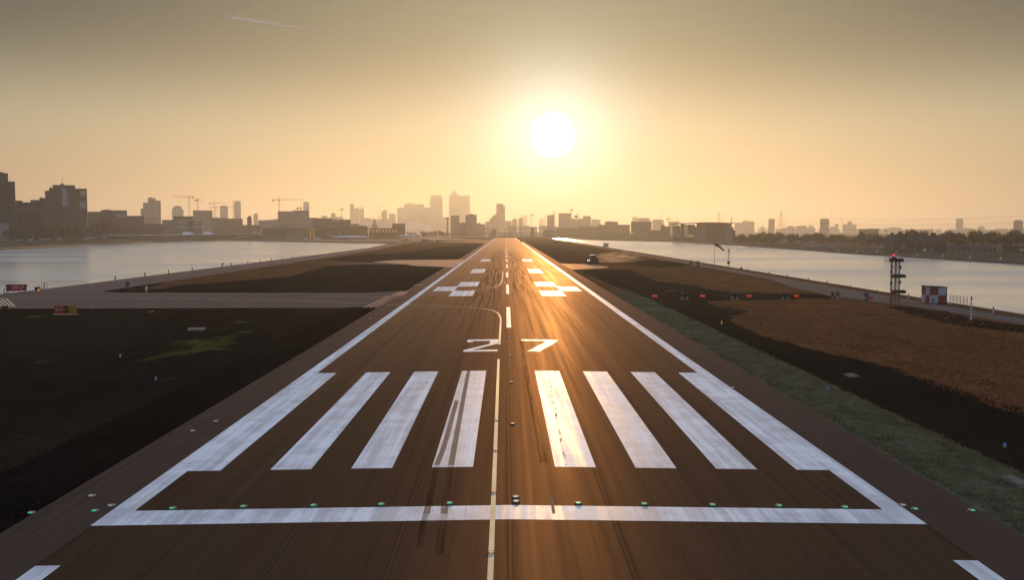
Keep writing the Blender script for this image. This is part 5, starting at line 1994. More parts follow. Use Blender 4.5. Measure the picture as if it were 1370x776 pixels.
# ================================================================== ON THE AIRFIELD
M_RED = simple('signal_red', (0.36, 0.045, 0.03), 0.55)
M_REDS = simple('sign_red', (0.42, 0.016, 0.02), 0.45)
M_BLK = simple('sign_black', (0.012, 0.011, 0.010), 0.5)
M_ORG = simple('sign_orange', (0.46, 0.19, 0.02), 0.5)
M_SYEL = simple('sign_yellow', (0.55, 0.40, 0.02), 0.5)
M_SWHT = simple('sign_white', (0.62, 0.60, 0.60), 0.5)
M_WHT = simple('gloss_white', (0.66, 0.66, 0.68), 0.45)
M_REDW = simple('mast_red', (0.33, 0.07, 0.04), 0.55)
M_GRY = simple('mast_grey', (0.5, 0.48, 0.48), 0.5)
M_BLUG = simple('blue_grey_board', (0.07, 0.09, 0.15), 0.6)
M_GREENL = emis('green_lens', (0.05, 0.8, 0.3), 0.45)
M_WHITEL = emis('white_lens', (0.8, 0.77, 0.68), 0.12)
M_BLUEL = emis('blue_lens', (0.05, 0.2, 0.7), 0.3)
M_REDL = emis('red_lens', (0.9, 0.04, 0.02), 0.6)
M_REDL2 = emis('red_beacon', (1.0, 0.02, 0.03), 1.5)
M_AMBL = emis('amber_lens', (1.0, 0.45, 0.08), 0.6)


def lettering(parent, body, x, y, z, size, mat, wid=None):
    cu = bpy.data.curves.new('lettering', 'FONT')
    cu.body = body
    cu.size = size
    cu.align_x = 'CENTER'
    cu.align_y = 'CENTER'
    cu.extrude = 0.006
    tmp = bpy.data.objects.new('tmp', cu)
    col.objects.link(tmp)
    dg = bpy.context.evaluated_depsgraph_get()
    me = bpy.data.meshes.new_from_object(tmp.evaluated_get(dg))
    bpy.data.objects.remove(tmp)
    me.materials.clear()
    me.materials.append(mat)
    o = bpy.data.objects.new('lettering', me)
    col.objects.link(o)
    o.parent = parent
    o.location = (x, y, z)
    o.rotation_euler = (math.pi / 2, 0, 0)
    if wid:
        w_ = max(v.co.x for v in me.vertices) - min(v.co.x for v in me.vertices)
        o.scale = (wid / w_, 1, 1)
    return o


# ---- taxiway signs
p = P(21.5, 392.8)
o = thing('taxiway_sign', 'red and black 09-27 taxiway sign at the edge of the left dock', 'sign', (p.x, p.y, .02), math.atan2(-p.x, p.y) * 1.0)
q = MB()
q.box(-.86, 1.62, -.13, .13, .42, 1.52)
q.build('red_board', M_REDS, o)
q = MB()
q.box(-1.48, -.87, -.13, .13, .42, 1.52)
bb = q.build('black_board', M_BLK, o)
lettering(o, '09-27', .38, -.137, .97, .78, M_SWHT, 1.75)
lettering(o, 'K', -1.17, -.137, .97, .62, M_SYEL)
for x in (-1.2, -.3, .5, 1.3):
    q = MB()
    q.box(x - .05, x + .05, -.06, .06, 0, .42)
    q.build('leg', M_STEEL, o)
q = MB()
q.box(-1.9, 2.4, -.35, .35, -.05, .1)
q.build('plinth', M_QUAY, o)
q = MB()
q.bar((-1.75, -.1, .1), (-1.75, -.1, .95), .07, 6)
q.build('marker_post', M_RED, o)
q = MB()
q.box(1.63, 1.72, -.13, .13, 1.15, 1.5)
q.build('end_cap', M_REDS, o)

p = P(85, 421.4)
o = thing('taxiway_sign', 'red 09-27 sign with an angled orange side, standing in the dark turf below the taxiway', 'sign', (p.x, p.y, .02), math.atan2(-p.x, p.y) * .8)
q = MB()
q.box(-1.02, .12, -.11, .11, .18, 1.12)
q.build('red_board', M_REDS, o)
q = MB()
q.box(.13, .58, -.11, .11, .18, 1.12)
q.build('black_board', M_BLK, o)
lettering(o, '09-27', -.45, -.117, .66, .52, M_SWHT, .92)
lettering(o, 'K', .36, -.117, .66, .46, M_SYEL)
q = MB()
q.v += [(.60, .02, .2), (1.42, .75, .2), (1.42, .9, .2), (.60, .17, .2), (.60, .02, 1.1), (1.42, .75, 1.1), (1.42, .9, 1.1), (.60, .17, 1.1)]
q.f += [(0, 1, 5, 4), (1, 2, 6, 5), (2, 3, 7, 6), (3, 0, 4, 7), (4, 5, 6, 7), (3, 2, 1, 0)]
q.mi += [0] * 6
q.build('orange_board', M_ORG, o)
q = MB()
q.bar((1.0, .35, .2), (1.0, .35, 1.11), .02, 4)
q.build('board_seam', M_STEEL, o)
q = MB()
q.box(-1.2, 1.6, -.3, .9, -.03, .06)
q.build('plinth', M_CONC, o)
for x in (-.9, -.2, .4):
    q = MB()
    q.box(x - .04, x + .04, -.05, .05, .05, .18)
    q.build('leg', M_STEEL, o)

p = P(50, 389.6)
o = thing('control_cabinet', 'small black cabinet with an orange lamp and a red post by the left dock', 'cabinet', (p.x, p.y, .02), .3)
q = MB()
q.box(-.34, .34, -.25, .25, .12, .72)
q.build('box', M_BLK, o)
q = MB()
q.box(.1, .34, -.33, -.255, .02, .36)
q.build('amber_lamp', emis('cabinet_lamp', (1.0, 0.5, 0.15), 0.5), o)
q = MB()
q.bar((.42, 0, 0), (.42, 0, 1.05), .06, 6)
q.build('red_post', M_RED, o)
q = MB()
q.bar((-.42, 0, 0), (-.42, 0, 1.05), .03, 6)
q.build('thin_post', M_STEEL, o)
p = P(59.3, 388)
o = thing('mesh_gate', 'open steel goalpost frame with a red foot by the left dock', 'frame', (p.x, p.y, .02), .3)
for x in (-.45, .45):
    q = MB()
    q.bar((x, 0, 0), (x, 0, 1.2), .04, 6)
    q.build('upright', M_STEEL, o)
q = MB()
q.bar((-.45, 0, 1.2), (.45, 0, 1.2), .05, 6)
q.build('crossbar', M_STEEL, o)
q = MB()
q.box(-.08, .08, -.05, .05, .1, 1.16)
q.build('panel', M_BLUG, o)
q = MB()
q.box(-.53, -.36, -.1, .1, 0, .4)
q.build('red_foot', M_RED, o)
p = P(8, 412.6)
o = thing('cable_pit', 'dark junction box sitting on the turf edge beside the yellow hatching', 'box', (p.x, p.y, 0), .4)
q = MB()
q.box(-.5, .3, -.3, .3, 0, .28)
q.build('box', M_BLK, o)
q = MB()
q.box(-.54, .34, -.34, .34, .281, .33)
q.build('lid', M_DSTEEL, o)


def round_board(label, p, rad, top, mat, red=False):
    o = thing('marker_board', label, 'marker board', (p.x, p.y, .01), -angz(171 if p.x < 0 else 1160) * .6)
    q = MB()
    q.lathe([(rad, -.04), (rad, .04)], 0, 0, 20)
    q.v = [(x, z, y + top - rad) for x, y, z in q.v]
    q.build('disc', mat, o)
    q = MB()
    q.box(-rad * .75, rad * .75, -.1, .12, 0.02, .42)
    q.build('ballast_box', mat, o)
    q = MB()
    q.bar((0, .06, .3), (0, .06, top - rad), .05, 6)
    q.build('post', M_STEEL, o)
    if red:
        q = MB()
        q.box(.1, .95, -.2, -.12, .33, .68)
        q.build('red_plate', M_RED, o)
    return o


round_board('round blue grey marker board beside the left perimeter road', P(171, 386.6), .42, 1.35, M_BLUG)
round_board('round blue grey marker board with a red plate by the right perimeter road', P(1159, 403), .4, 1.3, M_BLUG, True)
p = P(185.5, 386.4)
o = thing('cable_post', 'short dark post left of the white bollard in the left turf', 'post', (p.x, p.y, 0))
q = MB()
q.bar((0, 0, 0), (0, 0, .55), .11, 6)
q.build('post', M_DSTEEL, o)
q = MB()
q.box(-.14, .14, -.14, .14, .55, .62)
q.build('cap', M_DSTEEL, o)
p = P(196, 391.2)
o = thing('bollard', 'white bollard with an orange foot beside the left taxiway', 'bollard', (p.x, p.y, 0))
q = MB()
q.lathe([(.2, .38), (.2, .95), (.16, 1.05)], 0, 0, 12)
q.build('white_shaft', M_WHT, o)
q = MB()
q.lathe([(.22, 0), (.22, .38)], 0, 0, 12)
q.build('orange_foot', M_ORG, o)

# ---- posts along the left bank
for i, u in enumerate((158, 197, 231, 260, 308, 329, 346, 362, 377, 392, 405)):
    vb = (375, 370, 366, 362, 355.4, 352.6, 350.6, 348.6, 346.8, 345, 343.6)[i]
    d = P(u, vb).y
    o = thing('bank_post', 'thin wooden post on the edge of the left dock', 'post', (-83.7, d, 0), 0, 'posts along the edge of the left dock')
    q = MB()
    q.box(-.09, .09, -.09, .09, -.1, .85)
    q.build('post', M_BARK, o)
    q = MB()
    q.box(-.11, .11, -.11, .11, .851, .93)
    q.build('cap', M_DSTEEL, o)
d = P(293, 357).y
o = thing('lifebuoy_stand', 'squat lifebuoy stand with a side arm on the left bank among the posts', 'stand', (-83.6, d, 0), 0)
q = MB()
q.box(-.12, .12, -.1, .1, -.1, 1.0)
q.build('post', M_BARK, o)
q = MB()
q.box(-.05, .6, -.12, .12, .72, 1.08)
q.build('holder', M_DSTEEL, o)

# ---- concrete drain covers
for (us, lb) in ((((250, 443), (253, 439), (276, 439), (271, 443)), 'pale drain cover in the dark left turf'),
                 (((1128, 501.5), (1141, 500.3), (1151, 505), (1137, 506)), 'pale drain cover in the dark strip of the right turf'),
                 (((1335, 640), (1352, 637), (1385, 652), (1366, 656)), 'drain cover in the grass strip at the right edge'),
                 (((199, 417.6), (206, 416.6), (203, 418), (198, 418.4)), 'small slab in the turf below the taxiway')):
    pts = [P(u, v) for u, v in us]
    q = MB()
    q.slab([(p.x, p.y) for p in pts], -.1, .07)
    o = q.build('drain_cover', M_QUAY, None)
    tag(o, lb, 'drain cover')
    c = sum((Vector((p.x, p.y)) for p in pts), Vector((0, 0))) / 4
    q = MB()
    q.slab([tuple(c + (Vector((p.x, p.y)) - c) * .72) for p in pts], .071, .1)
    q.build('lid', M_QUAY, o)

# ---- inset and edge lights
def light_fixture(name, label, cat, loc, lens, group, rad=.2, hgt=.05):
    o = thing(name, label, cat, loc, 0, group)
    q = MB()
    q.lathe([(rad, -.03), (rad, hgt * .4), (rad * .8, hgt)], 0, 0, 14)
    q.build('housing', M_LHOUS, o)
    q = MB()
    q.box(-rad * .5, rad * .5, -rad * .9, -rad * .55, hgt * .3, hgt * 1.15)
    q.build('lens', lens, o)
    return o


M_LHOUS = simple('light_housing', (0.24, 0.22, 0.2), 0.6, 0.2)
yl = DIST(683.6) + 0.05
gl = None
for i, u in enumerate((230, 324, 418, 509, 601, 774, 863, 955, 1045, 1133)):
    x = (u - 676.6) / 373.0 * 10.54 - .14
    loc = (x, yl + (0.3 if i not in (0, 9) else .2), crown(x) + .004)
    if gl is None:
        gl = light_fixture('threshold_light', 'green inset light along the white threshold line', 'runway light', loc, M_GREENL, 'green lights along the threshold line', .14)
    else:
        dup(gl, loc, 0)
for u, v, lb in ((42, 685.6, 'green light far left of the threshold line on the shoulder'), (127, 684, 'green light just left of the threshold line corner'),
                 (1224, 681.6, 'green light just right of the threshold line corner'), (1300, 682.6, 'green light far right of the threshold line on the shoulder')):
    p = P(u, v)
    g2 = dup(gl, (p.x, p.y, crown(p.x) + .004), 0, lb)
    del g2['group']
wl = None
for i, (u, v, lb) in enumerate(((149, 677, 'white flat light above the left corner of the threshold line'), (1207, 676.6, 'white flat light above the right corner of the threshold line'),
                               (690, 668.6, 'white centre light, upper of a pair at the threshold line'), (690.5, 674.6, 'white centre light, lower of a pair at the threshold line'),
                               (686, 569.7, 'white centre light between the innermost stripes, nearer one'), (684, 513.6, 'white centre light between the innermost stripes, farther one'),
                               (682.4, 477.5, 'white centre light beside the painted figures'), (681.6, 453, 'white centre light just above the painted figures'),
                               (679.6, 403, 'white centre light past the nearest centre dash'), (980, 519, 'pale flat light on the right shoulder above the widest stripe'),
                               (289, 563.6, 'pale flat light on the left shoulder beside the widest stripe'), (258, 576.5, 'dim flat light on the left shoulder near the threshold'),
                               (123, 663.4, 'dim flat light on the left shoulder above the green one'))):
    p = P(u, v, .12 if 400 < u < 900 else 0)
    loc = (p.x, p.y, crown(p.x) + .004)
    if wl is None:
        wl = light_fixture('inset_light', lb, 'runway light', loc, M_WHITEL, None, .15)
    else:
        dup(wl, loc, 0, lb)
yb = None
for i, v in enumerate((748, 665.5, 608.5, 567.4)):
    d = DIST(v)
    loc = (-.61, d, crown(.6) + .016)
    lb = ['nearest stud light on the yellow guide line', 'stud light on the yellow line just above the threshold line', 'third stud light along the yellow guide line', 'farthest stud light on the near yellow guide line'][i]
    if yb is None:
        yb = light_fixture('inset_light', lb, 'runway light', loc, M_AMBL, None, .12, .03)
    else:
        dup(yb, loc, 0, lb)
el = None
for s_ in (-1, 1):
    k = 0
    d = 118.0
    while d < 900:
        loc = (16.4 * s_, d, crown(16.4) + .004)
        lb = 'small runway edge light on the %s shoulder' % ('left' if s_ < 0 else 'right')
        gp = 'edge lights along the %s shoulder' % ('left' if s_ < 0 else 'right')
        if el is None:
            el = light_fixture('edge_light', lb, 'runway light', loc, M_WHITEL, gp, .12, .12)
        else:
            dup(el, loc, 0, lb, gp)
        d += 60
bl_ = None
for i, (u, v, lb) in enumerate(((122, 414.4, 'leftmost blue taxiway light along the near taxiway edge'), (184, 413, 'second blue taxiway light from the left along the taxiway'),
                               (249, 411.9, 'third blue taxiway light from the left along the taxiway'), (312, 411.4, 'fourth blue taxiway light from the left along the taxiway'),
                               (208.5, 509, 'lone blue light in the mossy left turf'), (1107, 523, 'blue light in the grass strip on the right'), (984.5, 463.6, 'dim blue light higher up the right grass strip'),
                               (1344, 599.6, 'blue light in the dark turf at the right edge'))):
    p = P(u, v)
    loc = (p.x, p.y, .02)
    if bl_ is None:
        bl_ = light_fixture('taxiway_light', lb, 'taxiway light', loc, M_BLUEL, None, .08, .2)
    else:
        dup(bl_, loc, 0, lb)
p = P(965.4, 434.6)
light_fixture('turf_light', 'small amber light glowing in the dark right turf', 'light', (p.x, p.y, .02), M_AMBL, None, .1, .35)
p = P(161, 478)
light_fixture('turf_light', 'tiny white light in the dark left turf', 'light', (p.x, p.y, .02), M_WHITEL, None, .07, .2)

# ---- PAPI boxes and twin headed lamps across the right turf
order = ['nearest the runway', 'second from the runway', 'third from the runway', 'farthest from the runway']
for i, u in enumerate((876, 940, 1002, 1065.4)):
    p = P(u, 399)
    o = thing('approach_indicator', 'low box with a red glowing front in the right turf, ' + order[i], 'indicator light', (p.x, p.y, 0), -angz(u) * .9)
    q = MB()
    q.box(-.42, .42, -.35, .55, .2, .52)
    q.build('housing', M_BLK, o)
    q = MB()
    q.box(-.3, .36, -.4, -.352, .26, .46)
    q.build('red_lens', M_REDL, o)
    for x in (-.32, .32):
        q = MB()
        q.bar((x, 0, -.02), (x, 0, .2), .035, 6)
        q.build('leg', M_STEEL, o)
for i, u in enumerate((916, 983, 1050.4, 1117.4)):
    p = P(u, 401)
    o = thing('lamp_stand', 'twin headed dark lamp stand in the right turf, ' + order[i], 'lamp stand', (p.x, p.y, 0), -angz(u) * .9)
    for x in (-.36, .36):
        q = MB()
        q.bar((x, 0, .72), (x, -.25, 1.05), .24, 8, .3)
        q.build('lamp_head', M_BLK, o)
        q = MB()
        q.bar((x - .1, 0, 0), (x - .03, 0, .72), .035, 6)
        q.bar((x + .14, .1, 0), (x + .03, 0, .72), .035, 6)
        q.build('legs', M_GRY, o)
    q = MB()
    q.box(-.75, .75, -.45, .35, -.03, .035)
    q.build('base_slab', M_QUAY, o)
q = MB()
p0, p1_ = P(893, 391.6), P(905, 391.8)
o = thing('low_barrier', 'thin pale low rail in the dark right turf left of the lamp stands', 'rail', ((p0.x + p1_.x) / 2, p0.y, 0), 0)
q.bar((-.75, 0, .3), (.75, 0, .3), .035, 5)
q.build('rail', M_PANEL, o)
for x in (-.7, .7):
    q = MB()
    q.bar((x, 0, 0), (x, 0, .3), .03, 5)
    q.build('leg', M_PANEL, o)
p = P(1018.6, 437)
o = thing('turf_marker', 'faint short grey marker post alone in the brown right turf', 'post', (p.x, p.y, 0))
q = MB()
q.bar((0, 0, 0), (0, 0, .42), .07, 6)
q.build('post', M_DSTEEL, o)
q = MB()
q.box(-.1, .1, -.05, .05, .42, .56)
q.build('plate', M_DSTEEL, o)

# ---- red and white lattice tower with three platforms
p = P(1197, 408.5)
D_ = p.length
o = thing('radar_mast', 'red and grey lattice mast with three dark platforms and a red beacon', 'mast', (p.x, p.y, 0), -angz(1197) + .12)
pz = lambda v: A(1197, v, math.hypot(p.x, p.y)).z
mpx = math.hypot(p.x, p.y) / F * 1.07
hw = .52
levels = [0, pz(391.6), pz(371), pz(350), pz(343)]
for li in range(4):
    z0, z1 = levels[li], levels[li + 1]
    if li == 3:
        continue
    for sx, sy in ((-1, -1), (1, -1), (1, 1), (-1, 1)):
        q = MB()
        n = 4
        for k in range(n):
            a, b_ = z0 + (z1 - z0) * k / n, z0 + (z1 - z0) * (k + 1) / n
            red = (k % 2 == 0) if li else True
            q.bar((sx * hw, sy * hw, a), (sx * hw, sy * hw, b_), .085 if sx < 0 else .06, 6, mi=0 if red else 1)
        q.build('leg', [M_REDW, M_GRY], o)
    q = MB()
    n = 3
    for k in range(n):
        a, b_ = z0 + (z1 - z0) * k / n, z0 + (z1 - z0) * (k + 1) / n
        for (ax, ay), (bx, by) in (((-1, -1), (1, -1)), ((1, -1), (1, 1)), ((1, 1), (-1, 1)), ((-1, 1), (-1, -1))):
            if k % 2:
                ax, ay, bx, by = bx, by, ax, ay
            q.bar((ax * hw, ay * hw, a), (bx * hw, by * hw, b_), .04, 4)
            q.bar((ax * hw, ay * hw, b_), (bx * hw, by * hw, b_), .028, 4)
    q.build('bracing', M_REDW if li == 0 else M_GRY, o)
q = MB()
q.bar((.02, 0, .3), (.02, 0, levels[3] + .2), .15, 10)
q.build('cable_duct', M_GRY, o)
q = MB()
for sx in (.22, .42):
    q.bar((sx, -.62, 0), (sx, -.62, levels[3]), .018, 4)
for k in range(26):
    z = .15 + k * (levels[3] - .3) / 25
    q.bar((.22, -.62, z), (.42, -.62, z), .012, 4)
q.build('ladder', M_GRY, o)
for (v0, v1, off) in ((388.2, 392, .38), (367.2, 371.4, .3), (346, 350, .0)):
    q = MB()
    z0, z1 = pz(v1), pz(v0)
    w_ = .98
    q.box(-w_ + off, w_ + off, -.85, .85, z0, z0 + .06)
    pl = q.build('platform', M_DSTEEL, o)
    for (x0, x1, y0, y1) in ((-w_, w_, -.85, -.81), (-w_, w_, .81, .85), (-w_, -w_ + .04, -.808, .808), (w_ - .04, w_, -.808, .808)):
        q = MB()
        q.box(x0 + off, x1 + off, y0, y1, z0 + .063, z1)
        q.build('guard_panel', M_DSTEEL, pl)
q = MB()
zt0, zt1 = pz(346), pz(342.6)
for sx, sy in ((-1, -1), (1, -1), (1, 1), (-1, 1)):
    q.bar((sx * .8, sy * .75, zt0), (sx * .62, sy * .6, zt1), .025, 5)
for k in range(4):
    a, b_ = ((-1, -1), (1, -1), (1, 1), (-1, 1))[k], ((1, -1), (1, 1), (-1, 1), (-1, -1))[k]
    q.bar((a[0] * .62, a[1] * .6, zt1), (b_[0] * .62, b_[1] * .6, zt1), .025, 5)
q.build('top_rail', M_GRY, o)
q = MB()
q.lathe([(.34, zt0 - .3), (.34, zt0 + .15), (.14, zt0 + .32)], -.25, 0, 12)
q.build('beacon_base', M_DSTEEL, o)
q = MB()
q.lathe([(.1, zt0 + .33), (.15, zt0 + .45), (.13, zt0 + .58), (.03, zt0 + .64)], -.25, 0, 12)
q.build('beacon', M_REDL2, o)
for k, (x, z) in enumerate(((-.66, 4.6), (.62, 3.1), (-.66, 2.9), (.62, 5.2))):
    q = MB()
    q.bar((x, -.55, z), (x, -.55, z + .42), .09, 6)
    q.build('antenna_pod', M_BLK, o)

# ---- red and white checkered hut
sx0 = P(1243.3, 407)
o = thing('checkered_hut', 'red and white checkered equipment hut near the right dock', 'hut', (sx0.x, sx0.y, 0), 0)
W_, Dp, Hh = 2.5, 2.75, 2.3
zb_ = .14
q = MB()


def checker(q, a, du, dv, fl):
    for i in range(2):
        for k in range(2):
            p0 = Vector(a) + Vector(du) * (i / 2) + Vector(dv) * (k / 2)
            q.face([p0, p0 + Vector(du) / 2, p0 + Vector(du) / 2 + Vector(dv) / 2, p0 + Vector(dv) / 2], (i + k + fl) % 2)


checker(q, (0, 0, zb_), (W_, 0, 0), (0, 0, Hh), 0)
checker(q, (0, Dp, zb_), (0, -Dp, 0), (0, 0, Hh), 0)
checker(q, (W_, 0, zb_), (0, Dp, 0), (0, 0, Hh), 0)
checker(q, (W_, Dp, zb_), (-W_, 0, 0), (0, 0, Hh), 0)
q.face([(0, 0, zb_), (0, Dp, zb_), (W_, Dp, zb_), (W_, 0, zb_)])
q.build('wall', [simple('hut_white', (0.40, 0.45, 0.54), 0.5, var=.1), simple('hut_red', (0.27, 0.045, 0.04), 0.55, var=.15)], o, recalc=False)
q = MB()
q.v += [(-.06, -.08, zb_ + Hh + .003), (W_ + .06, -.08, zb_ + Hh + .003), (W_ + .06, Dp + .06, zb_ + Hh + .003), (-.06, Dp + .06, zb_ + Hh + .003),
        (-.06, -.08, zb_ + Hh + .14), (W_ + .06, -.08, zb_ + Hh + .06), (W_ + .06, Dp + .06, zb_ + Hh + .06), (-.06, Dp + .06, zb_ + Hh + .14)]
q.f += [(3, 2, 1, 0), (0, 1, 5, 4), (1, 2, 6, 5), (2, 3, 7, 6), (3, 0, 4, 7), (4, 5, 6, 7)]
q.mi += [0] * 6
q.build('roof', M_DSTEEL, o)
q = MB()
q.box(W_ - .09, W_ + .02, -.03, .06, zb_, zb_ + Hh)
q.build('corner_trim', M_DSTEEL, o)
q = MB()
q.box(.42, .6, -.06, -.004, zb_ + .2, zb_ + .62)
q.build('door_handle', M_DSTEEL, o)
q = MB()
q.box(1.5, 2.3, -.03, -.004, zb_ + Hh * .86, zb_ + Hh * .93)
q.build('vent', M_GRY, o)
for x in (.2, W_ - .3):
    q = MB()
    q.box(x, x + .2, .1, Dp - .1, -.03, zb_ - .003)
    q.build('skid', M_DSTEEL, o)
q = MB()
q.bar((1.9, .8, zb_ + Hh + .05), (1.9, .8, zb_ + Hh + .3), .03, 5)
q.build('aerial', M_DSTEEL, o)
q = MB()
q.box(W_ + .15, W_ + .6, -.1, .3, 0, .24)
tag(q.build('white_crate', M_WHT), 'small white crate at the right foot of the checkered hut', 'crate')
bpy.context.view_layer.update()
co_ = bpy.data.objects['white_crate']
co_.location = (sx0.x, sx0.y, 0)
q = MB()
q.box(W_ + .13, W_ + .62, -.12, .32, .243, .28)
q.build('lid', M_WHT, co_)

# ---- railing, slim mast, bollards
a_, b_ = P(1271, 405), P(1294, 408.6)
dv = b_ - a_
o = thing('railing', 'bare yellowish steel railing right of the checkered hut', 'railing', a_, math.atan2(dv.y, dv.x))
L_ = dv.length
M_RAIL = simple('ochre_steel', (0.26, 0.17, 0.08), 0.5)
for k in range(6):
    q = MB()
    q.bar((L_ * k / 5, 0, -.05), (L_ * k / 5, 0, 1.08), .035, 6)
    q.build('post', M_RAIL, o)
for z in (.35, .7, 1.08):
    q = MB()
    q.bar((0, 0, z), (L_, 0, z), .028, 6)
    q.build('rail', M_RAIL, o)
p = P(1299, 427.6)
o = thing('slim_mast', 'slim mast, red above and white below, right of the railing', 'mast', (p.x, p.y, 0), 0)
q = MB()
q.lathe([(.07, .05), (.07, 1.45), (.04, 1.5)], 0, 0, 10)
q.build('white_shaft', M_WHT, o)
q = MB()
q.lathe([(.035, 1.5), (.035, 2.75)], 0, 0, 8)
q.build('red_shaft', M_RED, o)
q = MB()
q.box(-.16, .16, -.16, .16, -.02, .05)
q.build('base_plate', M_WHT, o)
q = MB()
q.box(-.22, .1, -.06, .06, 1.85, 1.92)
q.build('side_arm', M_DSTEEL, o)
q = MB()
q.box(-.06, .06, -.06, .06, 2.3, 2.75)
q.build('sensor', M_BLK, o)
for u, v, lb in ((1215.6, 399.4), (1329, 418.4), (1137, 384), (1173, 389.4)) and ((1215.6, 399.8, 'red and white bollard between the lattice mast and the checkered hut'), (1329, 418.8, 'red and white bollard at the right edge by the dock'),
                                                                               (1138, 383.8, 'small low stub on the right bank left of the lattice mast'), (1173, 390, 'small low stub on the right bank just behind the lattice mast')):
    p = P(u, v)
    o = thing('bollard', lb, 'bollard', (p.x, p.y, 0))
    hh = .75 if 'bollard between' in lb or 'edge' in lb else .3
    q = MB()
    q.lathe([(.09, -.02), (.09, hh * .55)], 0, 0, 10)
    q.build('white_foot', M_WHT, o)
    q = MB()
    q.lathe([(.085, hh * .551), (.085, hh), (.03, hh + .05)], 0, 0, 10)
    q.build('red_head', M_RED, o)
for i, (u, v) in enumerate(((1032, 366), (1054.5, 370), (1078, 374.5), (1105, 378.6), (1006, 361.4), (898, 344.6), (880, 341.4))):
    p = P(u, v)
    o = thing('mooring_stub', 'tiny dark mooring stub on the edge of the right dock', 'stub', (65.1, p.y, 0), 0, 'mooring stubs along the right dock')
    q = MB()
    q.lathe([(.12, -.05), (.12, .25), (.18, .3), (.18, .36)], 0, 0, 8)
    q.build('stub', M_DSTEEL, o)

# ---- windsock, instrument mast, boxes
p = P(965.8, 354.4)
o = thing('windsock', 'orange red windsock drooping from a thin pole at the right dock', 'windsock', (min(p.x, 64.8), p.y, 0), 0)
rr_ = math.hypot(p.x, p.y)
zt = A(966, 326, rr_).z
q = MB()
q.lathe([(.07, 0), (.07, 1.2), (.055, zt)], 0, 0, 8)
q.build('pole', M_WHT, o)
q = MB()
q.lathe([(.075, .02), (.08, 1.1), (.075, 2.2)], 0, 0, 8)
q.build('red_band', M_RED, o)
q = MB()
a_ = Vector((.12, 0, zt - .15))
b_ = Vector((A(979.4, 335.8, rr_).x - p.x, 0, A(979.4, 335.8, rr_).z))
n = 9
for k in range(n):
    f0, f1 = k / n, (k + 1) / n
    sag = lambda f: Vector((0, 0, .30 * math.sin(math.pi * f)))
    q.bar(a_.lerp(b_, f0) + sag(f0), a_.lerp(b_, f1) + sag(f1), .52 - .30 * f0, 12, .52 - .30 * f1, caps=False)
q.build('sock', simple('windsock_fabric', (0.46, 0.075, 0.03), 0.8), o, smooth=True)
q = MB()
q.lathe([(.5, -.03), (.54, 0), (.5, .03)], 0, 0, 14)
q.v = [(z + .1, y, x + zt - .15) for x, y, z in q.v]
q.build('hoop', M_DSTEEL, o)
p = P(988.3, 357.6)
o = thing('instrument_mast', 'pale lattice instrument mast with a dark box right of the windsock', 'mast', (min(p.x, 64.6), p.y, 0), 0)
rr_ = math.hypot(p.x, p.y)
zt = A(988, 335.2, rr_).z
q = MB()
for k in range(3):
    a = k * 2.094
    q.bar((math.cos(a) * .2, math.sin(a) * .2, 0), (math.cos(a) * .2, math.sin(a) * .2, zt), .045, 5)
for i in range(16):
    z0, z1 = zt * i / 16, zt * (i + 1) / 16
    for k in range(3):
        a, c = k * 2.094, (k + 1) * 2.094
        q.bar((math.cos(a) * .2, math.sin(a) * .2, z0), (math.cos(c) * .2, math.sin(c) * .2, z1), .025, 4)
q.build('lattice', M_WHT, o)
q = MB()
q.box(-.35, .35, -.25, .25, 1.05, 1.7)
q.build('equipment_box', M_BLK, o)
q = MB()
q.bar((0, 0, zt), (0, 0, zt + .6), .04, 5)
q.bar((-.55, 0, zt + .62), (.55, 0, zt + .62), .045, 5)
q.build('wind_arm', M_DSTEEL, o)
q = MB()
q.box(-.25, .25, -.2, .2, zt - .05, zt + .25)
q.build('top_box', M_DSTEEL, o)
p = P(994, 360.4)
o = thing('small_box', 'tiny dark box on the bank just right of the instrument mast', 'box', (min(p.x, 64.6), p.y, 0))
q = MB()
q.box(-.25, .25, -.2, .2, 0, .5)
q.build('box', M_BLK, o)
q = MB()
q.box(-.28, .28, -.23, .23, .503, .56)
q.build('lid', M_DSTEEL, o)
for u, v, lb, kk in ((924.5, 355.4, 'left of two dark cabinets with ochre tops beside the right perimeter road', 1), (933.6, 357.4, 'right of two dark cabinets with ochre tops beside the right perimeter road', 1.1)):
    p = P(u, v)
    o = thing('cabinet', lb, 'cabinet', (p.x, p.y, 0), .3)
    q = MB()
    q.box(-.28, .28, -.2, .2, 0, 1.25 * kk)
    q.build('cabinet_body', simple('cabinet_brown', (0.06, 0.04, 0.025), 0.7), o)
    q = MB()
    q.box(-.42, .42, -.3, .3, 1.25 * kk + .003, 1.6 * kk)
    q.build('ochre_head', M_RAIL, o)
p = P(940.6, 358.4)
o = thing('concrete_block', 'grey lump of concrete right of the two ochre topped cabinets', 'block', (p.x, p.y, 0), .5)
q = MB()
q.prism([(-.45, 0), (.5, 0), (.4, .5), (.1, .85), (-.3, .7)], -.3, .3)
q.build('block', M_PANEL, o, bevel=.05)
q = MB()
q.bar((.1, 0, .8), (.1, 0, .98), .05, 6)
q.build('lifting_eye', M_DSTEEL, o)

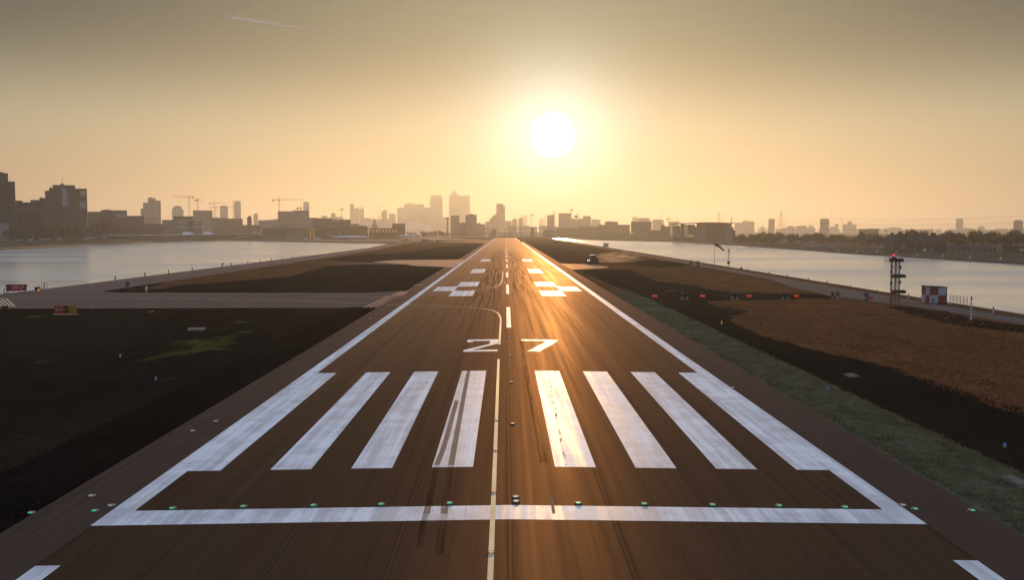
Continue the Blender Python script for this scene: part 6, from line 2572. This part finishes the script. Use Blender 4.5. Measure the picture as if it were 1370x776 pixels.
p = P(810.6, 330.2)
o = thing('equipment_hut', 'small grey hut with a thin antenna pole on the right dock edge', 'hut', (p.x, p.y, 0), .2)
q = MB()
q.box(-1.5, 1.5, -1.2, 1.2, 0, 2.2)
q.build('wall', M_GRY, o)
q = MB()
q.box(-1.65, 1.65, -1.35, 1.35, 2.203, 2.4)
q.build('roof', M_DSTEEL, o)
q = MB()
q.box(-.3, .5, -1.25, -1.203, .1, 1.9)
q.build('door', M_DSTEEL, o)
q = MB()
q.bar((-1.75, 0, 0), (-1.75, 0, 8.3), .06, 6, .035)
q.build('antenna_pole', M_DSTEEL, o)

# ---- tractor, its dust, and vehicles on the runway
p = P(792.5, 353.6)
o = thing('tractor', 'dark tractor raising dust as it works the right turf', 'tractor', (p.x, p.y, 0), math.radians(232))
M_TRAC = simple('tractor_paint', (0.05, 0.045, 0.05), 0.45)
q = MB()
q.prism([(.2, .9), (2.1, .85), (2.15, 1.5), (1.9, 1.72), (.2, 1.85)], -.42, .42)
q.build('bonnet', M_TRAC, o, bevel=.05)
q = MB()
q.prism([(-1.1, 1.0), (.25, 1.0), (.2, 1.9), (.02, 2.85), (-1.0, 2.85), (-1.15, 1.9)], -.72, .72)
q.build('cab', M_GLASSD, o)
q = MB()
q.box(-1.25, .2, -.86, .86, 2.853, 3.05)
rf = q.build('cab_roof', M_WHT, o)
for y in (-.6, -.2, .2, .6):
    q = MB()
    q.box(.2, .27, y - .1, y + .1, 2.87, 3.0)
    q.build('work_lamp', M_LAMP, rf)
for y in (-.95, .95):
    for x, r_, wd, nm in ((-.75, .92, .3, 'rear_wheel'), (1.45, .62, .22, 'front_wheel')):
        q = MB()
        q.lathe([(r_ * .96, y - wd), (r_, y - wd * .6), (r_, y + wd * .6), (r_ * .96, y + wd)], 0, 0, 18)
        q.v = [(a + x, c, b_ + r_) for a, b_, c in q.v]
        q.build(nm, M_TYRER, o)
    q = MB()
    q.prism([(-1.75, 1.3), (-1.4, 1.95), (-.3, 2.0), (.15, 1.6), (.1, 1.75), (-.35, 2.1), (-1.45, 2.05), (-1.85, 1.35)], y - .3, y + .3)
    q.build('mudguard', M_TRAC, o)
    q = MB()
    q.box(2.14, 2.2, y * .28 - .12, y * .28 + .12, 1.15, 1.4)
    q.build('headlight', emis('tractor_headlight', (1, .9, .7), 2.5), o)
q = MB()
q.bar((.9, .38, 1.75), (.9, .38, 2.7), .05, 8)
q.build('exhaust', M_DSTEEL, o)
q = MB()
q.box(2.2, 2.6, -.5, .5, .6, 1.0)
q.build('front_weight', M_TRAC, o)
q = MB()
q.box(-2.9, -1.9, -1.3, 1.3, .25, .8)
q.bar((-1.9, -.3, .6), (-1.0, 0, .8), .07, 6)
q.bar((-1.9, .3, .6), (-1.0, 0, .8), .07, 6)
q.build('flail_mower', M_TRAC, o)

# dust hanging behind the tractor
bm = bmesh.new()
bmesh.ops.create_icosphere(bm, subdivisions=3, radius=1)
me = bpy.data.meshes.new('dust_cloud')
bm.to_mesh(me)
bm.free()
m = bpy.data.materials.new('dust')
m.use_nodes = True
nt = m.node_tree
nt.nodes.clear()
t = NT(nt)
out = t.node('ShaderNodeOutputMaterial')
pv = t.node('ShaderNodeVolumePrincipled')
pv.inputs['Color'].default_value = (0.75, 0.6, 0.45, 1)
pv.inputs['Anisotropy'].default_value = 0.5
oc = objco(t)
r_ = t.vmath('LENGTH', oc)
n_ = t.noise(oc, 3.2, 3, 0.6)
x_, y_, z_ = t.sep(oc)
dens = t.math('MULTIPLY', t.ramp(r_, 1.0, 0.25), t.ramp(n_, 0.42, 0.68))
dens = t.math('MULTIPLY', dens, t.ramp(x_, 1.0, -0.9, 0.25, 1.0))
t.put(pv.inputs['Density'], t.math('MULTIPLY', dens, 0.5))
t.link(pv.outputs[0], out.inputs['Volume'])
me.materials.append(m)
du = bpy.data.objects.new('dust_cloud', me)
col.objects.link(du)
pc = P(826, 352.0)
du.location = (pc.x + 1.0, pc.y + 6, 1.6)
du.scale = (10.5, 7, 2.6)
tag(du, 'golden dust drifting to the right behind the tractor', 'dust', None, 'stuff')

p = P(697.5, 323.6)
van('dark inspection truck stopped on the far runway, right of the centre', (p.x, p.y, .1), 1.7, M_TRAC, 5.4, 2.6, 'inspection_truck', 'truck')
p = P(694, 320.8)
o = van('second dark truck farther up the runway with a raised mast', (p.x, p.y, .1), 1.4, M_TRAC, 6.2, 2.9, 'inspection_truck', 'truck')
q = MB()
q.bar((-1.5, 0, 2.9), (-1.5, 0, 5.6), .25, 6, .15)
q.build('mast', M_TRAC, o)
p = P(660, 318.4)
van('tiny dark car at the far left end of the runway', (p.x, p.y, .05), 1.5, M_TRAC, 4.2, 1.9, 'parked_car', 'car')

# ---- grass blades along the verge right of the runway, dark stubble on the left
def blades(name, x0, x1, y0, y1, n, hgt, mat, label, seed, tap=60.0):
    r = np.random.RandomState(seed)
    # more blades where the verge is near
    f = r.rand(n)
    y = 1 / (1 / y0 + (1 / y1 - 1 / y0) * f)
    x = x0 + (x1 - x0) * r.rand(n)
    cl = np.sin(x * 3.1 + y * 1.7) * np.sin(y * 2.3 - x * 1.1)
    keep = r.rand(n) < 0.55 + 0.45 * cl
    x, y = x[keep], y[keep]
    n = len(x)
    h = hgt * (0.4 + 0.9 * r.rand(n)) * (1 + 0.35 * np.sin(x * 2.0) * np.sin(y * .9))
    a = r.rand(n) * 6.283
    wv = 0.012 + 0.02 * r.rand(n)
    wv = wv * np.clip(y / 30.0, 1, 3)
    lx, ly = (r.rand(n) - .5) * h * 1.2, (r.rand(n) - .5) * h * 1.2
    z = np.full(n, -0.03)
    v = np.empty((n * 3, 3))
    v[0::3] = np.stack([x - np.cos(a) * wv, y - np.sin(a) * wv, z], 1)
    v[1::3] = np.stack([x + np.cos(a) * wv, y + np.sin(a) * wv, z], 1)
    v[2::3] = np.stack([x + lx, y + ly, z + h], 1)
    me = bpy.data.meshes.new(name)
    me.vertices.add(n * 3)
    me.vertices.foreach_set('co', v.ravel())
    me.loops.add(n * 3)
    me.loops.foreach_set('vertex_index', np.arange(n * 3))
    me.polygons.add(n)
    me.polygons.foreach_set('loop_start', np.arange(0, n * 3, 3))
    me.update(calc_edges=True)
    me.validate()
    me.materials.append(mat)
    o = bpy.data.objects.new(name, me)
    col.objects.link(o)
    return tag(o, label, 'grass', None, 'stuff')


blades('grass', 18.05, 22.3, 22, 130, 60000, .13, mat_leaf('verge_grass', (0.13, 0.13, 0.075)), 'short grey green grass on the strip right of the runway', 4)
blades('grass', 22.2, 34, 26, 120, 26000, .10, mat_leaf('dark_grass', (0.022, 0.017, 0.013)), 'dark stubble right of the green strip', 5)
blades('grass', 29, 58, 55, 150, 42000, .16, mat_leaf('straw_grass', (0.2, 0.095, 0.042)), 'dry brown grass in the right field', 6)
blades('grass', -22.2, -18.0, 24, 120, 26000, .09, mat_leaf('black_grass', (0.010, 0.008, 0.007)), 'black stubble beside the left shoulder', 7)

# ---- contrail, high above the haze
a_ = ray(312, 23).normalized() * 45000 + CAM
b_ = ray(424, 41).normalized() * 52000 + CAM
q = MB()
n = 24
for k in range(n):
    f0, f1 = k / n, (k + 1) / n
    w0 = 26 + 40 * math.sin(math.pi * min(1, f0 * .9 + .1)) ** .7 * (1 - f0) + 6
    w1 = 26 + 40 * math.sin(math.pi * min(1, f1 * .9 + .1)) ** .7 * (1 - f1) + 6
    q.bar(a_.lerp(b_, f0), a_.lerp(b_, f1), w0, 8, w1, caps=False)
m, t, b = new_mat('contrail')
tr = t.node('ShaderNodeBsdfTranslucent')
tr.inputs['Color'].default_value = (0.95, 0.95, 0.95, 1)
di = t.node('ShaderNodeBsdfDiffuse')
di.inputs['Color'].default_value = (0.95, 0.95, 0.95, 1)
ad = t.node('ShaderNodeMixShader')
t.link(tr.outputs[0], ad.inputs[1])
t.link(di.outputs[0], ad.inputs[2])
tp = t.node('ShaderNodeBsdfTransparent')
mx = t.node('ShaderNodeMixShader')
mx.inputs[0].default_value = 0.95
t.link(tp.outputs[0], mx.inputs[1])
t.link(ad.outputs[0], mx.inputs[2])
t.link(mx.outputs[0], t.n['Material Output'].inputs['Surface'])
tag(q.build('contrail', m, recalc=False), 'short white vapour trail high in the upper left sky', 'contrail', None, 'stuff')
# ================================================================== AIR
HAZE_D = 1.7e-4
q = MB()
q.box(-17000, 17000, -400, 17000, -4.5, 247)
m = bpy.data.materials.new('haze')
m.use_nodes = True
nt = m.node_tree
nt.nodes.clear()
out = nt.nodes.new('ShaderNodeOutputMaterial')
pv = nt.nodes.new('ShaderNodeVolumePrincipled')
pv.inputs['Color'].default_value = (0.95, 0.94, 0.86, 1)
pv.inputs['Density'].default_value = HAZE_D
pv.inputs['Anisotropy'].default_value = 0.6
nt.links.new(pv.outputs[0], out.inputs['Volume'])
hz = q.build('haze', m)
tag(hz, 'golden evening haze over the docks and the far city', 'haze', None, 'stuff')
